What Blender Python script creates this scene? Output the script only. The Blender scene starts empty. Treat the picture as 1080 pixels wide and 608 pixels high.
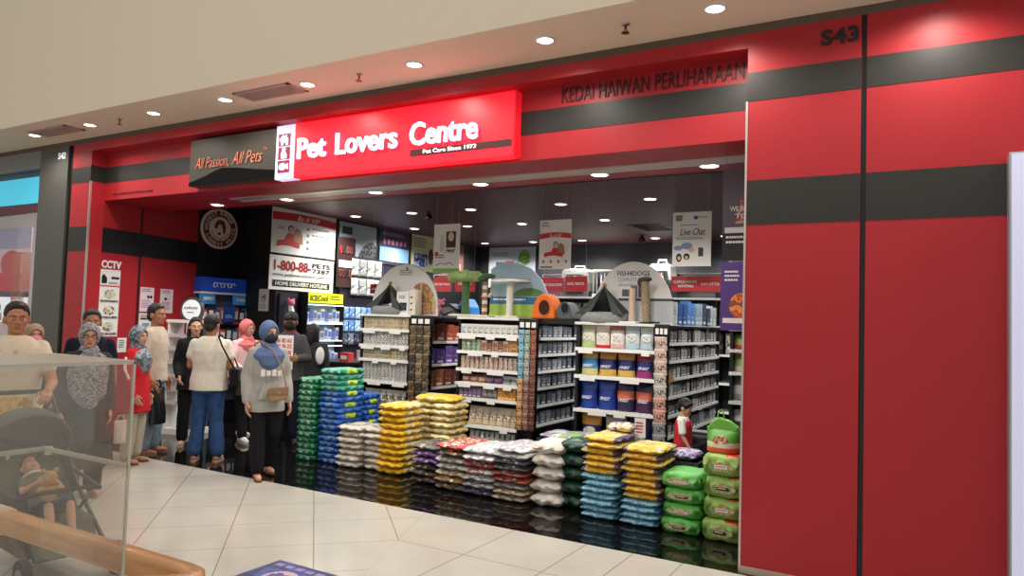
import bpy, bmesh, math, random
from mathutils import Vector, Matrix, Euler
PI = math.pi
C = bpy.context.scene.collection
SC = bpy.context.scene
# ------------------------------------------------------------------ camera, world, light, exposure
cam_d = bpy.data.cameras.new('camera'); cam = bpy.data.objects.new('camera', cam_d); C.objects.link(cam)
YAW, PITCH, ROLL = 0.521274, 0.0473152, 0.0322955
fw = Vector((-math.sin(YAW)*math.cos(PITCH), math.cos(YAW)*math.cos(PITCH), math.sin(PITCH)))
rt = Vector((math.cos(YAW), math.sin(YAW), 0)); up = rt.cross(fw)
r2 = rt*math.cos(ROLL)+up*math.sin(ROLL); u2 = -rt*math.sin(ROLL)+up*math.cos(ROLL)
cam.matrix_world = Matrix(((r2.x, u2.x, -fw.x, 0), (r2.y, u2.y, -fw.y, 0), (r2.z, u2.z, -fw.z, 1.65), (0, 0, 0, 1)))
cam_d.sensor_width = 36; cam_d.lens = 36*763.035/1080; cam_d.clip_start = .05; cam_d.clip_end = 100
SC.camera = cam
SC.view_settings.view_transform = 'Standard'; SC.view_settings.look = 'None'
SC.view_settings.gamma = 1; SC.view_settings.use_curve_mapping = False
SC.view_settings.exposure = 0.0
MALL_W, SHOP_W, SOFFIT_W = 52.0, 190.0, 100.0
w = bpy.data.worlds.new('mall_ambience'); SC.world = w; w.use_nodes = True
w.node_tree.nodes['Background'].inputs[0].default_value = (1.0, .945, .87, 1)
w.node_tree.nodes['Background'].inputs[1].default_value = 0.54
def area_light(name, loc, rot, sx, sy, power, col):
    l = bpy.data.lights.new(name, 'AREA'); l.shape = 'RECTANGLE'; l.size = sx; l.size_y = sy; l.energy = power; l.color = col
    o = bpy.data.objects.new(name, l); C.objects.link(o); o.location = loc; o.rotation_euler = rot; return o
area_light('atrium_fill', (-3.0, -1.2, 6.6), (math.radians(12), 0, 0), 9, 4, 130, (1, .96, .9))  # added fill light over the atrium, no such lamp in view
# ------------------------------------------------------------------ materials
def lin(c):
    c = c/255.0
    return c/12.92 if c <= .04045 else ((c+.055)/1.055)**2.4
def rgb(r, g, b): return (lin(r), lin(g), lin(b), 1)
_m = {}
def mat(name, col, rough=.6, metal=0, spec=.5, emit=0, noise=0, nscale=20, trans=0, alpha=1, coat=0):
    """procedural principled material; col in sRGB 0..255; noise mottles the colour"""
    if name in _m: return _m[name]
    m = bpy.data.materials.new(name); m.use_nodes = True; _m[name] = m
    nt = m.node_tree; b = nt.nodes['Principled BSDF']; c = rgb(*col)
    b.inputs['Base Color'].default_value = c; b.inputs['Roughness'].default_value = rough
    b.inputs['Metallic'].default_value = metal; b.inputs['Specular IOR Level'].default_value = spec
    b.inputs['Coat Weight'].default_value = coat
    if trans: b.inputs['Transmission Weight'].default_value = trans
    if alpha < 1: b.inputs['Alpha'].default_value = alpha
    if emit:
        b.inputs['Emission Color'].default_value = c; b.inputs['Emission Strength'].default_value = emit
    if noise:
        tc = nt.nodes.new('ShaderNodeTexCoord'); n = nt.nodes.new('ShaderNodeTexNoise')
        n.inputs['Scale'].default_value = nscale; n.inputs['Detail'].default_value = 3
        r = nt.nodes.new('ShaderNodeValToRGB'); e = r.color_ramp.elements
        e[0].position = .3; e[1].position = .7
        e[0].color = tuple(max(0, x*(1-noise)) for x in c[:3])+(1,); e[1].color = tuple(min(1, x*(1+noise)) for x in c[:3])+(1,)
        nt.links.new(tc.outputs['Object'], n.inputs['Vector']); nt.links.new(n.outputs['Fac'], r.inputs[0])
        nt.links.new(r.outputs[0], b.inputs['Base Color'])
    return m
def print_mat(name, cols, scale=12, rough=.4, stretch=(1, 1, 1)):
    """blotchy printed picture: several colours in hard voronoi patches"""
    if name in _m: return _m[name]
    m = bpy.data.materials.new(name); m.use_nodes = True; _m[name] = m
    nt = m.node_tree; b = nt.nodes['Principled BSDF']; b.inputs['Roughness'].default_value = rough
    tc = nt.nodes.new('ShaderNodeTexCoord'); mp = nt.nodes.new('ShaderNodeMapping'); mp.inputs['Scale'].default_value = stretch
    n = nt.nodes.new('ShaderNodeTexNoise'); n.inputs['Scale'].default_value = scale; n.inputs['Detail'].default_value = 2.5
    r = nt.nodes.new('ShaderNodeValToRGB'); r.color_ramp.interpolation = 'CONSTANT'
    e = r.color_ramp.elements; k = len(cols)
    e[0].position = 0; e[0].color = rgb(*cols[0]); e[1].position = .34; e[1].color = rgb(*cols[1])
    for i in range(2, k):
        x = e.new(.34+.32*(i-1)/(k-1)); x.color = rgb(*cols[i])
    nt.links.new(tc.outputs['Object'], mp.inputs['Vector']); nt.links.new(mp.outputs[0], n.inputs['Vector'])
    nt.links.new(n.outputs['Fac'], r.inputs[0]); nt.links.new(r.outputs[0], b.inputs['Base Color'])
    return m
# ------------------------------------------------------------------ mesh builder
class MB:
    def __init__(s): s.v = []; s.f = []; s.mi = []; s.sm = []
    def add(s, vs, fs, mi=0, smooth=False):
        o = len(s.v); s.v += [tuple(x) for x in vs]
        for f in fs: s.f.append(tuple(i+o for i in f)); s.mi.append(mi); s.sm.append(smooth)
        return s
    def box(s, x0, y0, z0, x1, y1, z1, mi=0):
        v = [(x0, y0, z0), (x1, y0, z0), (x1, y1, z0), (x0, y1, z0), (x0, y0, z1), (x1, y0, z1), (x1, y1, z1), (x0, y1, z1)]
        return s.add(v, [(0, 3, 2, 1), (4, 5, 6, 7), (0, 1, 5, 4), (1, 2, 6, 5), (2, 3, 7, 6), (3, 0, 4, 7)], mi)
    def prism(s, pts, a, b, axis='y', mi=0):
        """pts: counter-clockwise 2-D outline; extruded from a to b along axis"""
        n = len(pts)
        def P(p, t): return {'y': (p[0], t, p[1]), 'z': (p[0], p[1], t), 'x': (t, p[0], p[1])}[axis]
        v = [P(p, a) for p in pts]+[P(p, b) for p in pts]
        f = [tuple(range(n)), tuple(reversed(range(n, 2*n)))]+[(i, n+i, n+(i+1) % n, (i+1) % n) for i in range(n)]
        return s.add(v, f, mi)
    def cyl(s, p, q, r0, r1=None, n=14, mi=0, smooth=True, cap=True):
        r1 = r0 if r1 is None else r1; p = Vector(p); q = Vector(q); d = (q-p).normalized()
        a = d.orthogonal().normalized(); b = d.cross(a); v = []
        for c, r in ((p, r0), (q, r1)):
            for i in range(n): t = 2*PI*i/n; v.append(c+a*r*math.cos(t)+b*r*math.sin(t))
        s.add(v, [(i, (i+1) % n, n+(i+1) % n, n+i) for i in range(n)], mi, smooth)
        if cap: s.add(v, [tuple(reversed(range(n))), tuple(range(n, 2*n))], mi)
        return s
    def ball(s, c, r, n=12, m=8, mi=0):
        rx, ry, rz = r if isinstance(r, tuple) else (r, r, r); v = [(c[0], c[1], c[2]-rz)]
        for j in range(1, m):
            a = -PI/2+PI*j/m
            for i in range(n): t = 2*PI*i/n; v.append((c[0]+rx*math.cos(a)*math.cos(t), c[1]+ry*math.cos(a)*math.sin(t), c[2]+rz*math.sin(a)))
        v.append((c[0], c[1], c[2]+rz)); f = [(0, 1+(i+1) % n, 1+i) for i in range(n)]
        for j in range(m-2):
            for i in range(n): f.append((1+j*n+i, 1+j*n+(i+1) % n, 1+(j+1)*n+(i+1) % n, 1+(j+1)*n+i))
        t = len(v)-1; f += [(t, 1+(m-2)*n+i, 1+(m-2)*n+(i+1) % n) for i in range(n)]
        return s.add(v, f, mi, True)
    def tube(s, pts, r, n=8, mi=0):
        for i in range(len(pts)-1):
            ra = r[i] if isinstance(r, (list, tuple)) else r; rb = r[i+1] if isinstance(r, (list, tuple)) else r
            s.cyl(pts[i], pts[i+1], ra, rb, n, mi, True, False)
            s.ball(pts[i], ra, n, 6, mi)
        s.ball(pts[-1], r[-1] if isinstance(r, (list, tuple)) else r, n, 6, mi); return s
    def lathe(s, prof, c=(0, 0, 0), n=20, mi=0, sx=1, sy=1, cap=True):
        v = []; k = len(prof)
        for r, z in prof:
            for i in range(n): t = 2*PI*i/n; v.append((c[0]+r*sx*math.cos(t), c[1]+r*sy*math.sin(t), c[2]+z))
        f = [(j*n+i, j*n+(i+1) % n, (j+1)*n+(i+1) % n, (j+1)*n+i) for j in range(k-1) for i in range(n)]
        s.add(v, f, mi, True)
        if cap: s.add(v, [tuple(reversed(range(n))), tuple(range((k-1)*n, k*n))], mi)
        return s
    def loft(s, rings, n=16, mi=0):
        """rings of (cx, cy, z, rx, ry)"""
        v = []
        for cx, cy, z, rx, ry in rings:
            for i in range(n): t = 2*PI*i/n; v.append((cx+rx*math.cos(t), cy+ry*math.sin(t), z))
        k = len(rings); f = [(j*n+i, j*n+(i+1) % n, (j+1)*n+(i+1) % n, (j+1)*n+i) for j in range(k-1) for i in range(n)]
        f += [tuple(reversed(range(n))), tuple(range((k-1)*n, k*n))]
        return s.add(v, f, mi, True)
    def mesh(s, name, mats):
        me = bpy.data.meshes.new(name); me.from_pydata(s.v, [], s.f)
        for m in (mats if isinstance(mats, (list, tuple)) else [mats]): me.materials.append(m)
        me.polygons.foreach_set('material_index', s.mi); me.polygons.foreach_set('use_smooth', s.sm); me.update(); return me
def link(name, me, parent=None, loc=(0, 0, 0), rot=(0, 0, 0), label=None):
    o = bpy.data.objects.new(name, me); C.objects.link(o); o.location = loc; o.rotation_euler = rot
    if parent: o.parent = parent
    if label: o['label'] = label
    return o
def part(name, mb, mats, parent, loc=(0, 0, 0), rot=(0, 0, 0), label=None, bevel=0):
    o = link(name, mb.mesh(name, mats), parent, loc, rot, label)
    if bevel:
        b = o.modifiers.new('bevel', 'BEVEL'); b.width = bevel; b.segments = 2; b.limit_method = 'ANGLE'
    return o
def tag(o, label, cat, group=None, kind=None):
    o['label'] = label; o['category'] = cat
    if group: o['group'] = group
    if kind: o['kind'] = kind
    return o
def thing(name, label, cat, loc=(0, 0, 0), rz=0, group=None, rot=None):
    o = link(name, None, None, loc, rot or (0, 0, rz)); return tag(o, label, cat, group)
def solo(name, mb, mats, label, cat, loc=(0, 0, 0), rot=(0, 0, 0), group=None, bevel=0):
    return tag(part(name, mb, mats, None, loc, rot, None, bevel), label, cat, group)
def struct(name, mb, mats, loc=(0, 0, 0), rot=(0, 0, 0)):
    o = part(name, mb, mats, None, loc, rot); o['kind'] = 'structure'; return o
def dup(o, loc=None, rz=None, label=None, parent=None):
    c = o.copy(); C.objects.link(c); c.parent = parent
    if loc is not None: c.location = loc
    if rz is not None: c.rotation_euler = (0, 0, rz)
    if label: c['label'] = label
    for ch in list(o.children): 
        k = dup(ch, parent=c)
    return c
ORD = ['first', 'second', 'third', 'fourth', 'fifth', 'sixth', 'seventh', 'eighth', 'ninth', 'tenth', 'eleventh', 'twelfth', 'thirteenth', 'fourteenth', 'fifteenth', 'sixteenth', 'seventeenth', 'eighteenth', 'nineteenth', 'twentieth']
def from_top(i, n): return 'topmost' if i == n-1 else ('bottom' if i == 0 else ORD[n-1-i]+' from the top')
# ------------------------------------------------------------------ lettering
def text_me(s, width=None, height=None, depth=.004, bold=0, shear=0, space=1, align=None, res=3):
    cu = bpy.data.curves.new('lettering', 'FONT'); cu.body = s; cu.extrude = .02; cu.offset = bold; cu.shear = shear
    cu.space_character = space; cu.resolution_u = res
    if align: cu.align_x = align
    t = bpy.data.objects.new('lettering', cu); C.objects.link(t)
    me = bpy.data.meshes.new_from_object(t.evaluated_get(bpy.context.evaluated_depsgraph_get()))
    bpy.data.objects.remove(t)
    xs = [v.co.x for v in me.vertices]; ys = [v.co.y for v in me.vertices]
    x0, x1, y0, y1 = min(xs), max(xs), min(ys), max(ys)
    sy = height/(y1-y0) if height else None; sx = width/(x1-x0) if width else sy
    if sy is None: sy = sx
    for v in me.vertices:
        x, y, z = v.co; v.co = ((x-(x0+x1)/2)*sx, -depth/2-z/.02*depth/2, (y-(y0+y1)/2)*sy)
    return me
def lettering(s, m, parent, u0, v0, u1, v1, y=-.003, depth=.003, name='lettering', **k):
    me = text_me(s, u1-u0, v1-v0, depth, **k); me.materials.append(m)
    return link(name, me, parent, ((u0+u1)/2, y, (v0+v1)/2))
def ring_text(s, m, parent, c, r, a0, a1, h, y, depth=.003, inward=False):
    """letters set round a circle, joined in one mesh"""
    mb = MB(); n = len(s)
    for i, ch in enumerate(s):
        if ch == ' ': continue
        me = text_me(ch, None, h if ch != '.' else h*.3, depth, bold=.02); a = a0+(a1-a0)*(i+.5)/n; rot = a-PI/2+(PI if inward else 0)
        v = [(c[0]+r*math.cos(a)+p.co.x*math.cos(rot)-p.co.z*math.sin(rot), p.co.y, c[1]+r*math.sin(a)+p.co.x*math.sin(rot)+p.co.z*math.cos(rot)) for p in me.vertices]
        mb.add(v, [tuple(f.vertices) for f in me.polygons]); bpy.data.meshes.remove(me)
    return part('ring_lettering', mb, m, parent, (0, y, 0))
def disc(mb, c, rx, rz, y0, y1, n=28, mi=0, a0=0, a1=2*PI):
    full = abs(a1-a0-2*PI) < 1e-6; k = n if full else n+1
    return mb.prism([(c[0]+rx*math.cos(a0+(a1-a0)*i/n), c[1]+rz*math.sin(a0+(a1-a0)*i/n)) for i in range(k)], y0, y1, 'y', mi)
def lines(m, parent, u0, v0, u1, v1, n, y=-.003, seed=0, name='text_lines', fill=.45):
    """rows of small illegible print as broken strokes"""
    rn = random.Random(seed); mb = MB(); h = (v1-v0)/n
    for i in range(n):
        x = u0; top = v1-i*h; end = u1-rn.random()*.2*(u1-u0)
        while x < end:
            wd = min((u1-u0)*rn.uniform(.06, .2), end-x); mb.box(x, -.001, top-h*fill, x+wd*.85, .001, top); x += wd
    return part(name, mb, m, parent, (0, y, 0))
WHITE = mat('white_card', (232, 232, 230), .5); BLACKP = mat('black_print', (22, 22, 24), .5); GREYP = mat('grey_print', (120, 125, 130), .5)
REDP = mat('red_print', (200, 40, 45), .45); BLUEP = mat('blue_print', (40, 85, 170), .45)
STEEL = mat('brushed_steel', (170, 170, 172), .35, 1); BLKM = mat('black_metal', (20, 20, 22), .4); WHTM = mat('white_metal', (225, 225, 222), .4)
BLKP = BLACKP
# ------------------------------------------------------------------ floors
def tile_mat(name, col, grout, rough, rules, vein=0, coat=0):
    m = bpy.data.materials.new(name); m.use_nodes = True; nt = m.node_tree; L = nt.links; b = nt.nodes['Principled BSDF']
    tc = nt.nodes.new('ShaderNodeTexCoord'); acc = None
    def math_(op, a, bb):
        n = nt.nodes.new('ShaderNodeMath'); n.operation = op
        for i, x in enumerate((a, bb)):
            if x is None: continue
            if isinstance(x, (int, float)): n.inputs[i].default_value = x
            else: L.new(x, n.inputs[i])
        return n.outputs[0]
    for (ax, ay), ph, per, wd in rules:
        d = nt.nodes.new('ShaderNodeVectorMath'); d.operation = 'DOT_PRODUCT'; d.inputs[1].default_value = (ax, ay, 0)
        L.new(tc.outputs['Object'], d.inputs[0]); u = math_('SUBTRACT', d.outputs['Value'], ph)
        if per: u = math_('PINGPONG', u, per/2)
        t = math_('LESS_THAN', math_('ABSOLUTE', u, None), wd)
        acc = t if acc is None else math_('MAXIMUM', acc, t)
    n = nt.nodes.new('ShaderNodeTexNoise'); n.inputs['Scale'].default_value = 1.7; n.inputs['Detail'].default_value = 6
    L.new(tc.outputs['Object'], n.inputs['Vector'])
    r = nt.nodes.new('ShaderNodeValToRGB'); c = rgb(*col); e = r.color_ramp.elements; e[0].position = .35; e[1].position = .65
    e[0].color = tuple(x*(1-vein) for x in c[:3])+(1,); e[1].color = tuple(min(1, x*(1+vein)) for x in c[:3])+(1,)
    L.new(n.outputs['Fac'], r.inputs[0])
    mx = nt.nodes.new('ShaderNodeMix'); mx.data_type = 'RGBA'
    L.new(acc, mx.inputs['Factor']); L.new(r.outputs[0], mx.inputs['A']); mx.inputs['B'].default_value = rgb(*grout)
    L.new(mx.outputs['Result'], b.inputs['Base Color']); b.inputs['Roughness'].default_value = rough; b.inputs['Coat Weight'].default_value = coat
    return m
S2 = .70710678
mall_tile = tile_mat('cream_tile_diagonal', (190, 186, 176), (140, 133, 120), .16, [((S2, S2), .061, .612, .004), ((S2, -S2), -6.089, .6, .003)], .05)
edge_tile = tile_mat('cream_tile_straight', (190, 186, 176), (135, 128, 115), .16,
    [((1, 0), x, None, .004) for x in (-2.83, -2.21, -1.84, -1.475, -.85, -.23, .39, 1.0)]+[((0, 1), 4.36, None, .0035), ((0, 1), 3.62, None, .0035), ((0, 1), 2.9, None, .0035), ((0.927, 0.375), -1.529, None, .005)], .05)
black_tile = tile_mat('black_polished_tile', (16, 15, 15), (44, 42, 40), .045, [((1, 0), -2.36, .61, .003), ((0, 1), 5.62, .61, .003)], .2)
F0 = 5.1
struct('floor', MB().prism([(-26, -4), (-1.0, -4), (-.95, -1.7), (-3.71, F0), (-26, F0)], -.1, 0, 'z'), mall_tile)
struct('floor.001', MB().prism([(-.95, -1.7), (-1.0, -4), (4, -4), (4, F0), (-3.71, F0)], -.1, 0, 'z'), edge_tile)
struct('floor.002', MB().prism([(-26, F0), (4, F0), (4, 14), (-26, 14)], -.1, 0, 'z'), black_tile)
# ------------------------------------------------------------------ facade
RED = mat('red_laminate', (170, 37, 45), .42, spec=.35); BLK = mat('charcoal_laminate', (44, 42, 40), .42, spec=.4)
DRED = mat('dark_red_soffit', (158, 26, 42), .4, spec=.3); TRIM = mat('aluminium_trim', (205, 195, 190), .35, .7)
SKIRT = mat('stone_skirting', (176, 160, 140), .4); MBLK = mat('matt_black_wall', (17, 18, 21), .5)
P0 = 5.15; G0 = 5.34
struct('wall_front', MB().box(-1.1, P0, 0, -.378, 5.6, 3.74), RED)               # the pillar right of the opening
struct('wall_front.001', MB().box(-.345, P0, 0, 4, 5.6, 3.74), RED)
struct('wall_front.002', MB().box(-9.5, P0, 0, -9.09, G0, 3.74), RED)            # the pillar left of the opening
struct('wall_front.003', MB().box(-9.09, P0, 3.635, -1.1, G0, 3.74), RED)        # lit ledge over the fascia
struct('wall_front.004', MB().box(-9.09, G0, 3.03, -1.1, G0+.05, 3.74), RED)
struct('ceiling.004', MB().box(-9.47, G0+.05, 3.03, -1.1, G0+.1, 3.09), DRED)      # recessed fascia
struct('wall_front.005', MB().box(-9.5, G0, 3.0, -9.09, G0+.1, 3.74), RED)
struct('trim_1', MB().box(-.378, P0+.02, 0, -.345, P0+.1, 3.8), BLKM)            # shadow gap between the big panels
b2 = MB()
for x0, x1 in ((-1.1, -.378), (-.345, 4)): b2.box(x0, P0-.003, 3.25, x1, P0, 3.455); b2.box(x0, P0-.003, 2.38, x1, P0, 2.69)
struct('trim_2', b2, BLK)
struct('trim_3', MB().box(-9.5, P0-.003, 3.235, -9.09, P0, 3.435).box(-9.5, P0-.003, 2.37, -9.09, P0, 2.68), BLK)
struct('trim_4', MB().box(-9.09, G0-.003, 3.25, -1.1, G0, 3.453).box(-9.092, P0, 3.25, -9.087, G0-.003, 3.453), BLK)
struct('trim_5', MB().box(-1.108, P0-.006, 0, -1.094, P0+.02, 3.25), TRIM)
struct('trim_6', MB().box(-9.096, P0-.006, 0, -9.084, P0+.02, 3.25), TRIM)
struct('baseboard_front', MB().box(-1.1, P0-.012, 0, 4, P0, .045), SKIRT)
# header soffit over the threshold, with the shutter track
struct('ceiling', MB().box(-9.47, G0+.1, 3.03, -1.1, 6.35, 3.09).box(-9.47, 6.31, 3.03, -.4, 6.35, 3.32), DRED)
struct('trim_7', MB().box(-7.3, 5.8, 3.02, -1.1, 5.85, 3.03).box(-7.3, 5.97, 3.02, -1.1, 6.02, 3.03).box(-7.3, 5.85, 3.025, -1.1, 5.97, 3.03), TRIM)
# mall ceiling strip and the bulkhead of the atrium in front of it
PLAS = mat('beige_plaster', (230, 216, 195), .85); GAPM = mat('gap_shade_brown', (98, 84, 74), .9)
struct('ceiling.001', MB().box(-26, 4.44, 3.8, 4, 5.15, 3.95), PLAS)
struct('wall_atrium', MB().box(-26, 4.44, 3.95, 4, 4.6, 7.4).box(-26, 4.437, 3.8, 4, 4.44, 3.95), PLAS)
struct('trim_8', MB().box(-26, 5.15, 3.74, 4, 5.3, 3.95), GAPM)  # solid brown strip, paints the shade between facade top and ceiling
# ------------------------------------------------------------------ shop interior shell
SCEIL = mat('dark_maroon_ceiling', (80, 42, 44), .5, spec=.3)
struct('ceiling.002', MB().box(-9.6, 6.35, 3.3, -.3, 14, 3.4), SCEIL)
wl = MB().prism([(-9.09, G0), (-9.47, 7.0), (-9.6, 7.0), (-9.6, G0)], 0, 3.32, 'z')
struct('wall_left', wl, RED)
struct('wall_left.001', MB().box(-9.6, 7.0, 0, -9.47, 7.9, 3.32).box(-9.6, 7.8, 0, -8.65, 7.9, 3.32).box(-8.75, 7.9, 0, -8.65, 13.6, 3.32), MBLK)
bw = MB(); dx = (-9.47+9.09)/(7.0-G0)
def lw(y): return -9.09+dx*(y-G0)
bw.prism([(lw(G0), G0), (lw(7.0), 7.0), (lw(7.0)+.004, 7.0), (lw(G0)+.004, G0)], 2.375, 2.69, 'z')
struct('trim_9', bw, mat('black_band', (24, 25, 30), .4))
struct('trim_10', MB().box(lw(5.95)-.01, 5.935, 0, lw(5.95)+.006, 5.965, 3.03), BLKM)
struct('wall_back', MB().box(-9.6, 13.6, 0, -.3, 13.75, 3.4), mat('dark_back_wall', (34, 36, 42), .5))
struct('wall_right', MB().box(-.4, 5.6, 0, -.3, 13.6, 3.4), MBLK)
# ------------------------------------------------------------------ neighbouring shop at the far left
G42 = mat('grey_pillar', (78, 77, 73), .35, spec=.5)
struct('wall_front.006', MB().box(-10.28, P0, 0, -9.615, 5.6, 3.74), G42)
struct('trim_11', MB().box(-9.615, P0+.03, 0, -9.5, 5.5, 3.76), BLKM)
struct('wall_front.007', MB().box(-26, P0, 3.5, -10.28, 5.4, 3.74), mat('grey_fascia', (120, 122, 124), .4))
struct('wall_neighbour', MB().box(-26, 7.2, 0, -9.62, 7.3, 3.6), mat('pale_wall', (226, 214, 216), .6))
struct('ceiling.003', MB().box(-26, 5.4, 3.5, -9.62, 7.3, 3.6), WHITE)
gl = mat('shop_glass', (240, 246, 246), .02, trans=1, alpha=.1)
struct('window_1', MB().box(-26, 5.3, .05, -10.28, 5.31, 3.06), gl)
area_light('neighbour_shop_lamp', (-11.4, 6.1, 3.45), (0, 0, 0), 3, .8, 60, (1, .96, .92))
sg = thing('shop_sign', 'bright turquoise lit fascia sign over the neighbouring shop window', 'sign', (-12.1, 5.25, 3.06))
part('sign_panel', MB().box(-1.8, -.02, 0, 1.82, .12, .42), mat('turquoise_lit', (60, 178, 205), .4, emit=.75), sg)
part('dark_edge', MB().box(-1.8, -.025, .36, 1.82, .13, .44), mat('deep_teal', (28, 92, 112), .4), sg)
part('sign_foot', MB().prism([(-1.8, -.16), (1.82, -.1), (1.82, 0), (-1.8, 0)], 0, .1, 'y'), mat('maroon_ledge', (104, 46, 54), .5), sg)
bn = thing('window_banner', 'pink and white window banner with a big red oval at far left', 'banner', (-12.0, 5.6, 1.2))
part('banner_sheet', MB().box(-.9, 0, 0, .72, .01, 1.6), mat('pink_banner', (236, 208, 214), .5), bn)
part('red_foot', MB().box(-.9, -.004, .6, .72, 0, .95), mat('crimson_banner', (222, 38, 74), .5), bn)
part('red_oval', disc(MB(), (.2, 1.08), .3, .2, -.008, -.004), mat('red_oval', (206, 20, 34), .3), bn)
part('top_band', MB().box(-.9, -.004, 1.3, .72, 0, 1.6), mat('lavender_band', (168, 160, 190), .5), bn)
oc = thing('display_cabinet', 'orange tinted clear cabinet inside the neighbouring shop window', 'cabinet', (-11.24, 5.42, 0))
part('cabinet_body', MB().box(-.14, 0, 0, .14, .1, 2.42), mat('orange_glass', (205, 110, 70), .15, trans=.5, alpha=.6), oc)
part('shelf_edges', MB().box(-.145, -.005, 2.4, .145, 0, 2.42).box(-.145, -.005, 2.05, .145, 0, 2.07).box(-.145, -.005, 1.75, .145, 0, 1.77), REDP, oc)
fs = thing('wall_screen', 'lit screen of three portrait heads low in the neighbouring shop window', 'screen', (-11.46, 5.45, 1.42))
part('screen_panel', MB().box(-.6, 0, 0, .4, .04, .36), mat('screen_white', (215, 228, 232), .3, emit=.6), fs)
for i, x in enumerate((-.3, 0, .28)):
    part('portrait', disc(MB(), (x, .2), .055, .07, -.004, 0).box(x-.09, -.004, .02, x+.09, 0, .13), print_mat('portrait_print', [(60, 40, 40), (200, 160, 140), (90, 70, 70)], 14), fs)
part('screen_header', MB().box(-.6, -.004, .36, .4, .04, .44), mat('navy_header', (40, 40, 60), .4), fs)
# ------------------------------------------------------------------ sign, lettering, numbers
sb = thing('lit_shop_sign', 'large glowing red signboard reading Pet Lovers Centre over the shop opening', 'sign', (-5.74, 5.23, 3.05))
REDLIT = mat('red_lightbox', (240, 26, 44), .35, emit=1.0); WLIT = mat('white_lit', (250, 244, 255), .4, emit=1.15)
part('sign_box', MB().box(.115, 0, 0, 2.7, .11, .57), REDLIT, sb, bevel=.008)
part('edge_return', MB().box(2.7, .003, .004, 2.712, .11, .566), mat('red_return', (225, 24, 38), .3, emit=.55), sb)
LH = mat('violet_halo', (160, 60, 130), .4, emit=.5)
for s, x0, x1 in (('Pet', -5.555, -5.17), ('Lovers', -5.035, -4.272), ('Centre', -4.122, -3.385)):
    o = lettering(s, WLIT, sb, x0+5.74, .183, x1+5.74, .397, -.012, .02, 'word', bold=.017)
    o2 = lettering(s, LH, sb, x0+5.74-.008, .176, x1+5.74+.008, .404, -.002, .008, 'word_outline', bold=.02)
part('tagline_strip', MB().box(1.61, -.004, .09, 2.69, 0, .152), mat('smoke_strip', (74, 32, 30), .4), sb)
lettering('Pet Care Since 1973', WLIT, sb, 1.765, .105, 2.335, .14, -.008, .006, 'tagline', bold=.004)
lp = thing('logo_panel', 'glowing white panel of three red pet pictograms left of the red sign', 'sign', (-5.885, 5.225, 3.05))
part('panel_box', MB().box(0, 0, 0, .258, .11, .56), mat('white_lightbox', (216, 216, 250), .4, emit=.85), lp)
PUR = mat('plum_square', (146, 40, 74), .4, emit=.25)
for i in range(3):
    z = .342-i*.139; X_ = lambda u: .036+u*.17; Z_ = lambda v: z+v*.128
    part('pictogram_square', MB().box(X_(0), -.004, Z_(0), X_(1), 0, Z_(1)), PUR, lp); mb = MB()
    pts = [[(.1, .5), (.2, .4), (.25, .08), (.4, .08), (.42, .3), (.6, .3), (.66, .08), (.82, .08), (.82, .6), (.7, .7), (.72, .92), (.55, .8), (.4, .92), (.2, .72)],
           [(.3, .08), (.74, .08), (.74, .36), (.6, .66), (.64, .94), (.5, .84), (.38, .94), (.34, .66), (.26, .4)], None][i]
    if pts: mb.prism([(X_(u), Z_(v)) for u, v in pts], -.008, -.004)
    else: disc(mb, (X_(.42), Z_(.5)), .05, .036, -.008, -.004); mb.prism([(X_(.62), Z_(.5)), (X_(.9), Z_(.25)), (X_(.9), Z_(.75))], -.008, -.004)
    part('pictogram', mb, WLIT, lp)
bs = thing('tagline_sign', 'charcoal panel with orange script All Passion All Pets beside the red sign', 'sign', (-7.27, 5.225, 3.07))
part('panel_board', MB().box(0, 0, 0, 1.385, .11, .52), mat('taupe_panel', (60, 56, 48), .5, noise=.15, nscale=2), bs)
part('black_wave', MB().prism([(0, 0), (1.385, 0), (1.385, .085), (1.1, .115), (.8, .155), (.56, .17), (.44, .15), (.28, .1), (.05, .05), (0, .04)], -.004, 0), mat('deep_black', (10, 10, 10), .85, spec=.1), bs)
ORL = mat('coral_script', (206, 120, 98), .5)
lettering('All Passion,', ORL, bs, .11, .17, .66, .31, -.006, .006, 'script', shear=.35, bold=-.008)
lettering('All Pets', ORL, bs, .72, .19, 1.19, .325, -.006, .006, 'script', shear=.35, bold=-.008)
lettering('TM', ORL, bs, 1.2, .305, 1.26, .335, -.006, .004, 'trade_mark')
def word_thing(s, m, x0, z0, x1, z1, y, name, label, cat='lettering', **k):
    t = text_me(s, x1-x0, z1-z0, .006, **k); t.materials.append(m)
    return tag(link(name, t, None, ((x0+x1)/2, y, (z0+z1)/2)), label, cat)
DK = mat('dark_letter', (40, 16, 18), .5)
word_thing('KEDAI HAIWAN PERLIHARAAN', DK, -2.642, 3.487, -1.165, 3.612, G0-.006, 'fascia_lettering', 'thin dark letters KEDAI HAIWAN PERLIHARAAN on the red fascia right of the sign', bold=-.006)
word_thing('S43', BLKP, -.625, 3.57, -.392, 3.675, P0-.004, 'unit_number', 'black unit number S43 at the top of the right red pillar', 'number', bold=.03)
word_thing('S42', mat('white_letter', (240, 240, 240), .4, emit=.2), -9.84, 3.58, -9.665, 3.665, P0-.004, 'unit_number', 'white unit number S42 on the grey pillar at far left', 'number', bold=.02)
word_thing('PET LOVERS CENTRE SDN BHD', mat('faint_letter', (120, 24, 32), .5), -8.9, 3.085, -8.1, 3.11, G0-.004, 'small_lettering', 'tiny dark lettering low on the red fascia above the left entrance', bold=-.004)
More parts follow.
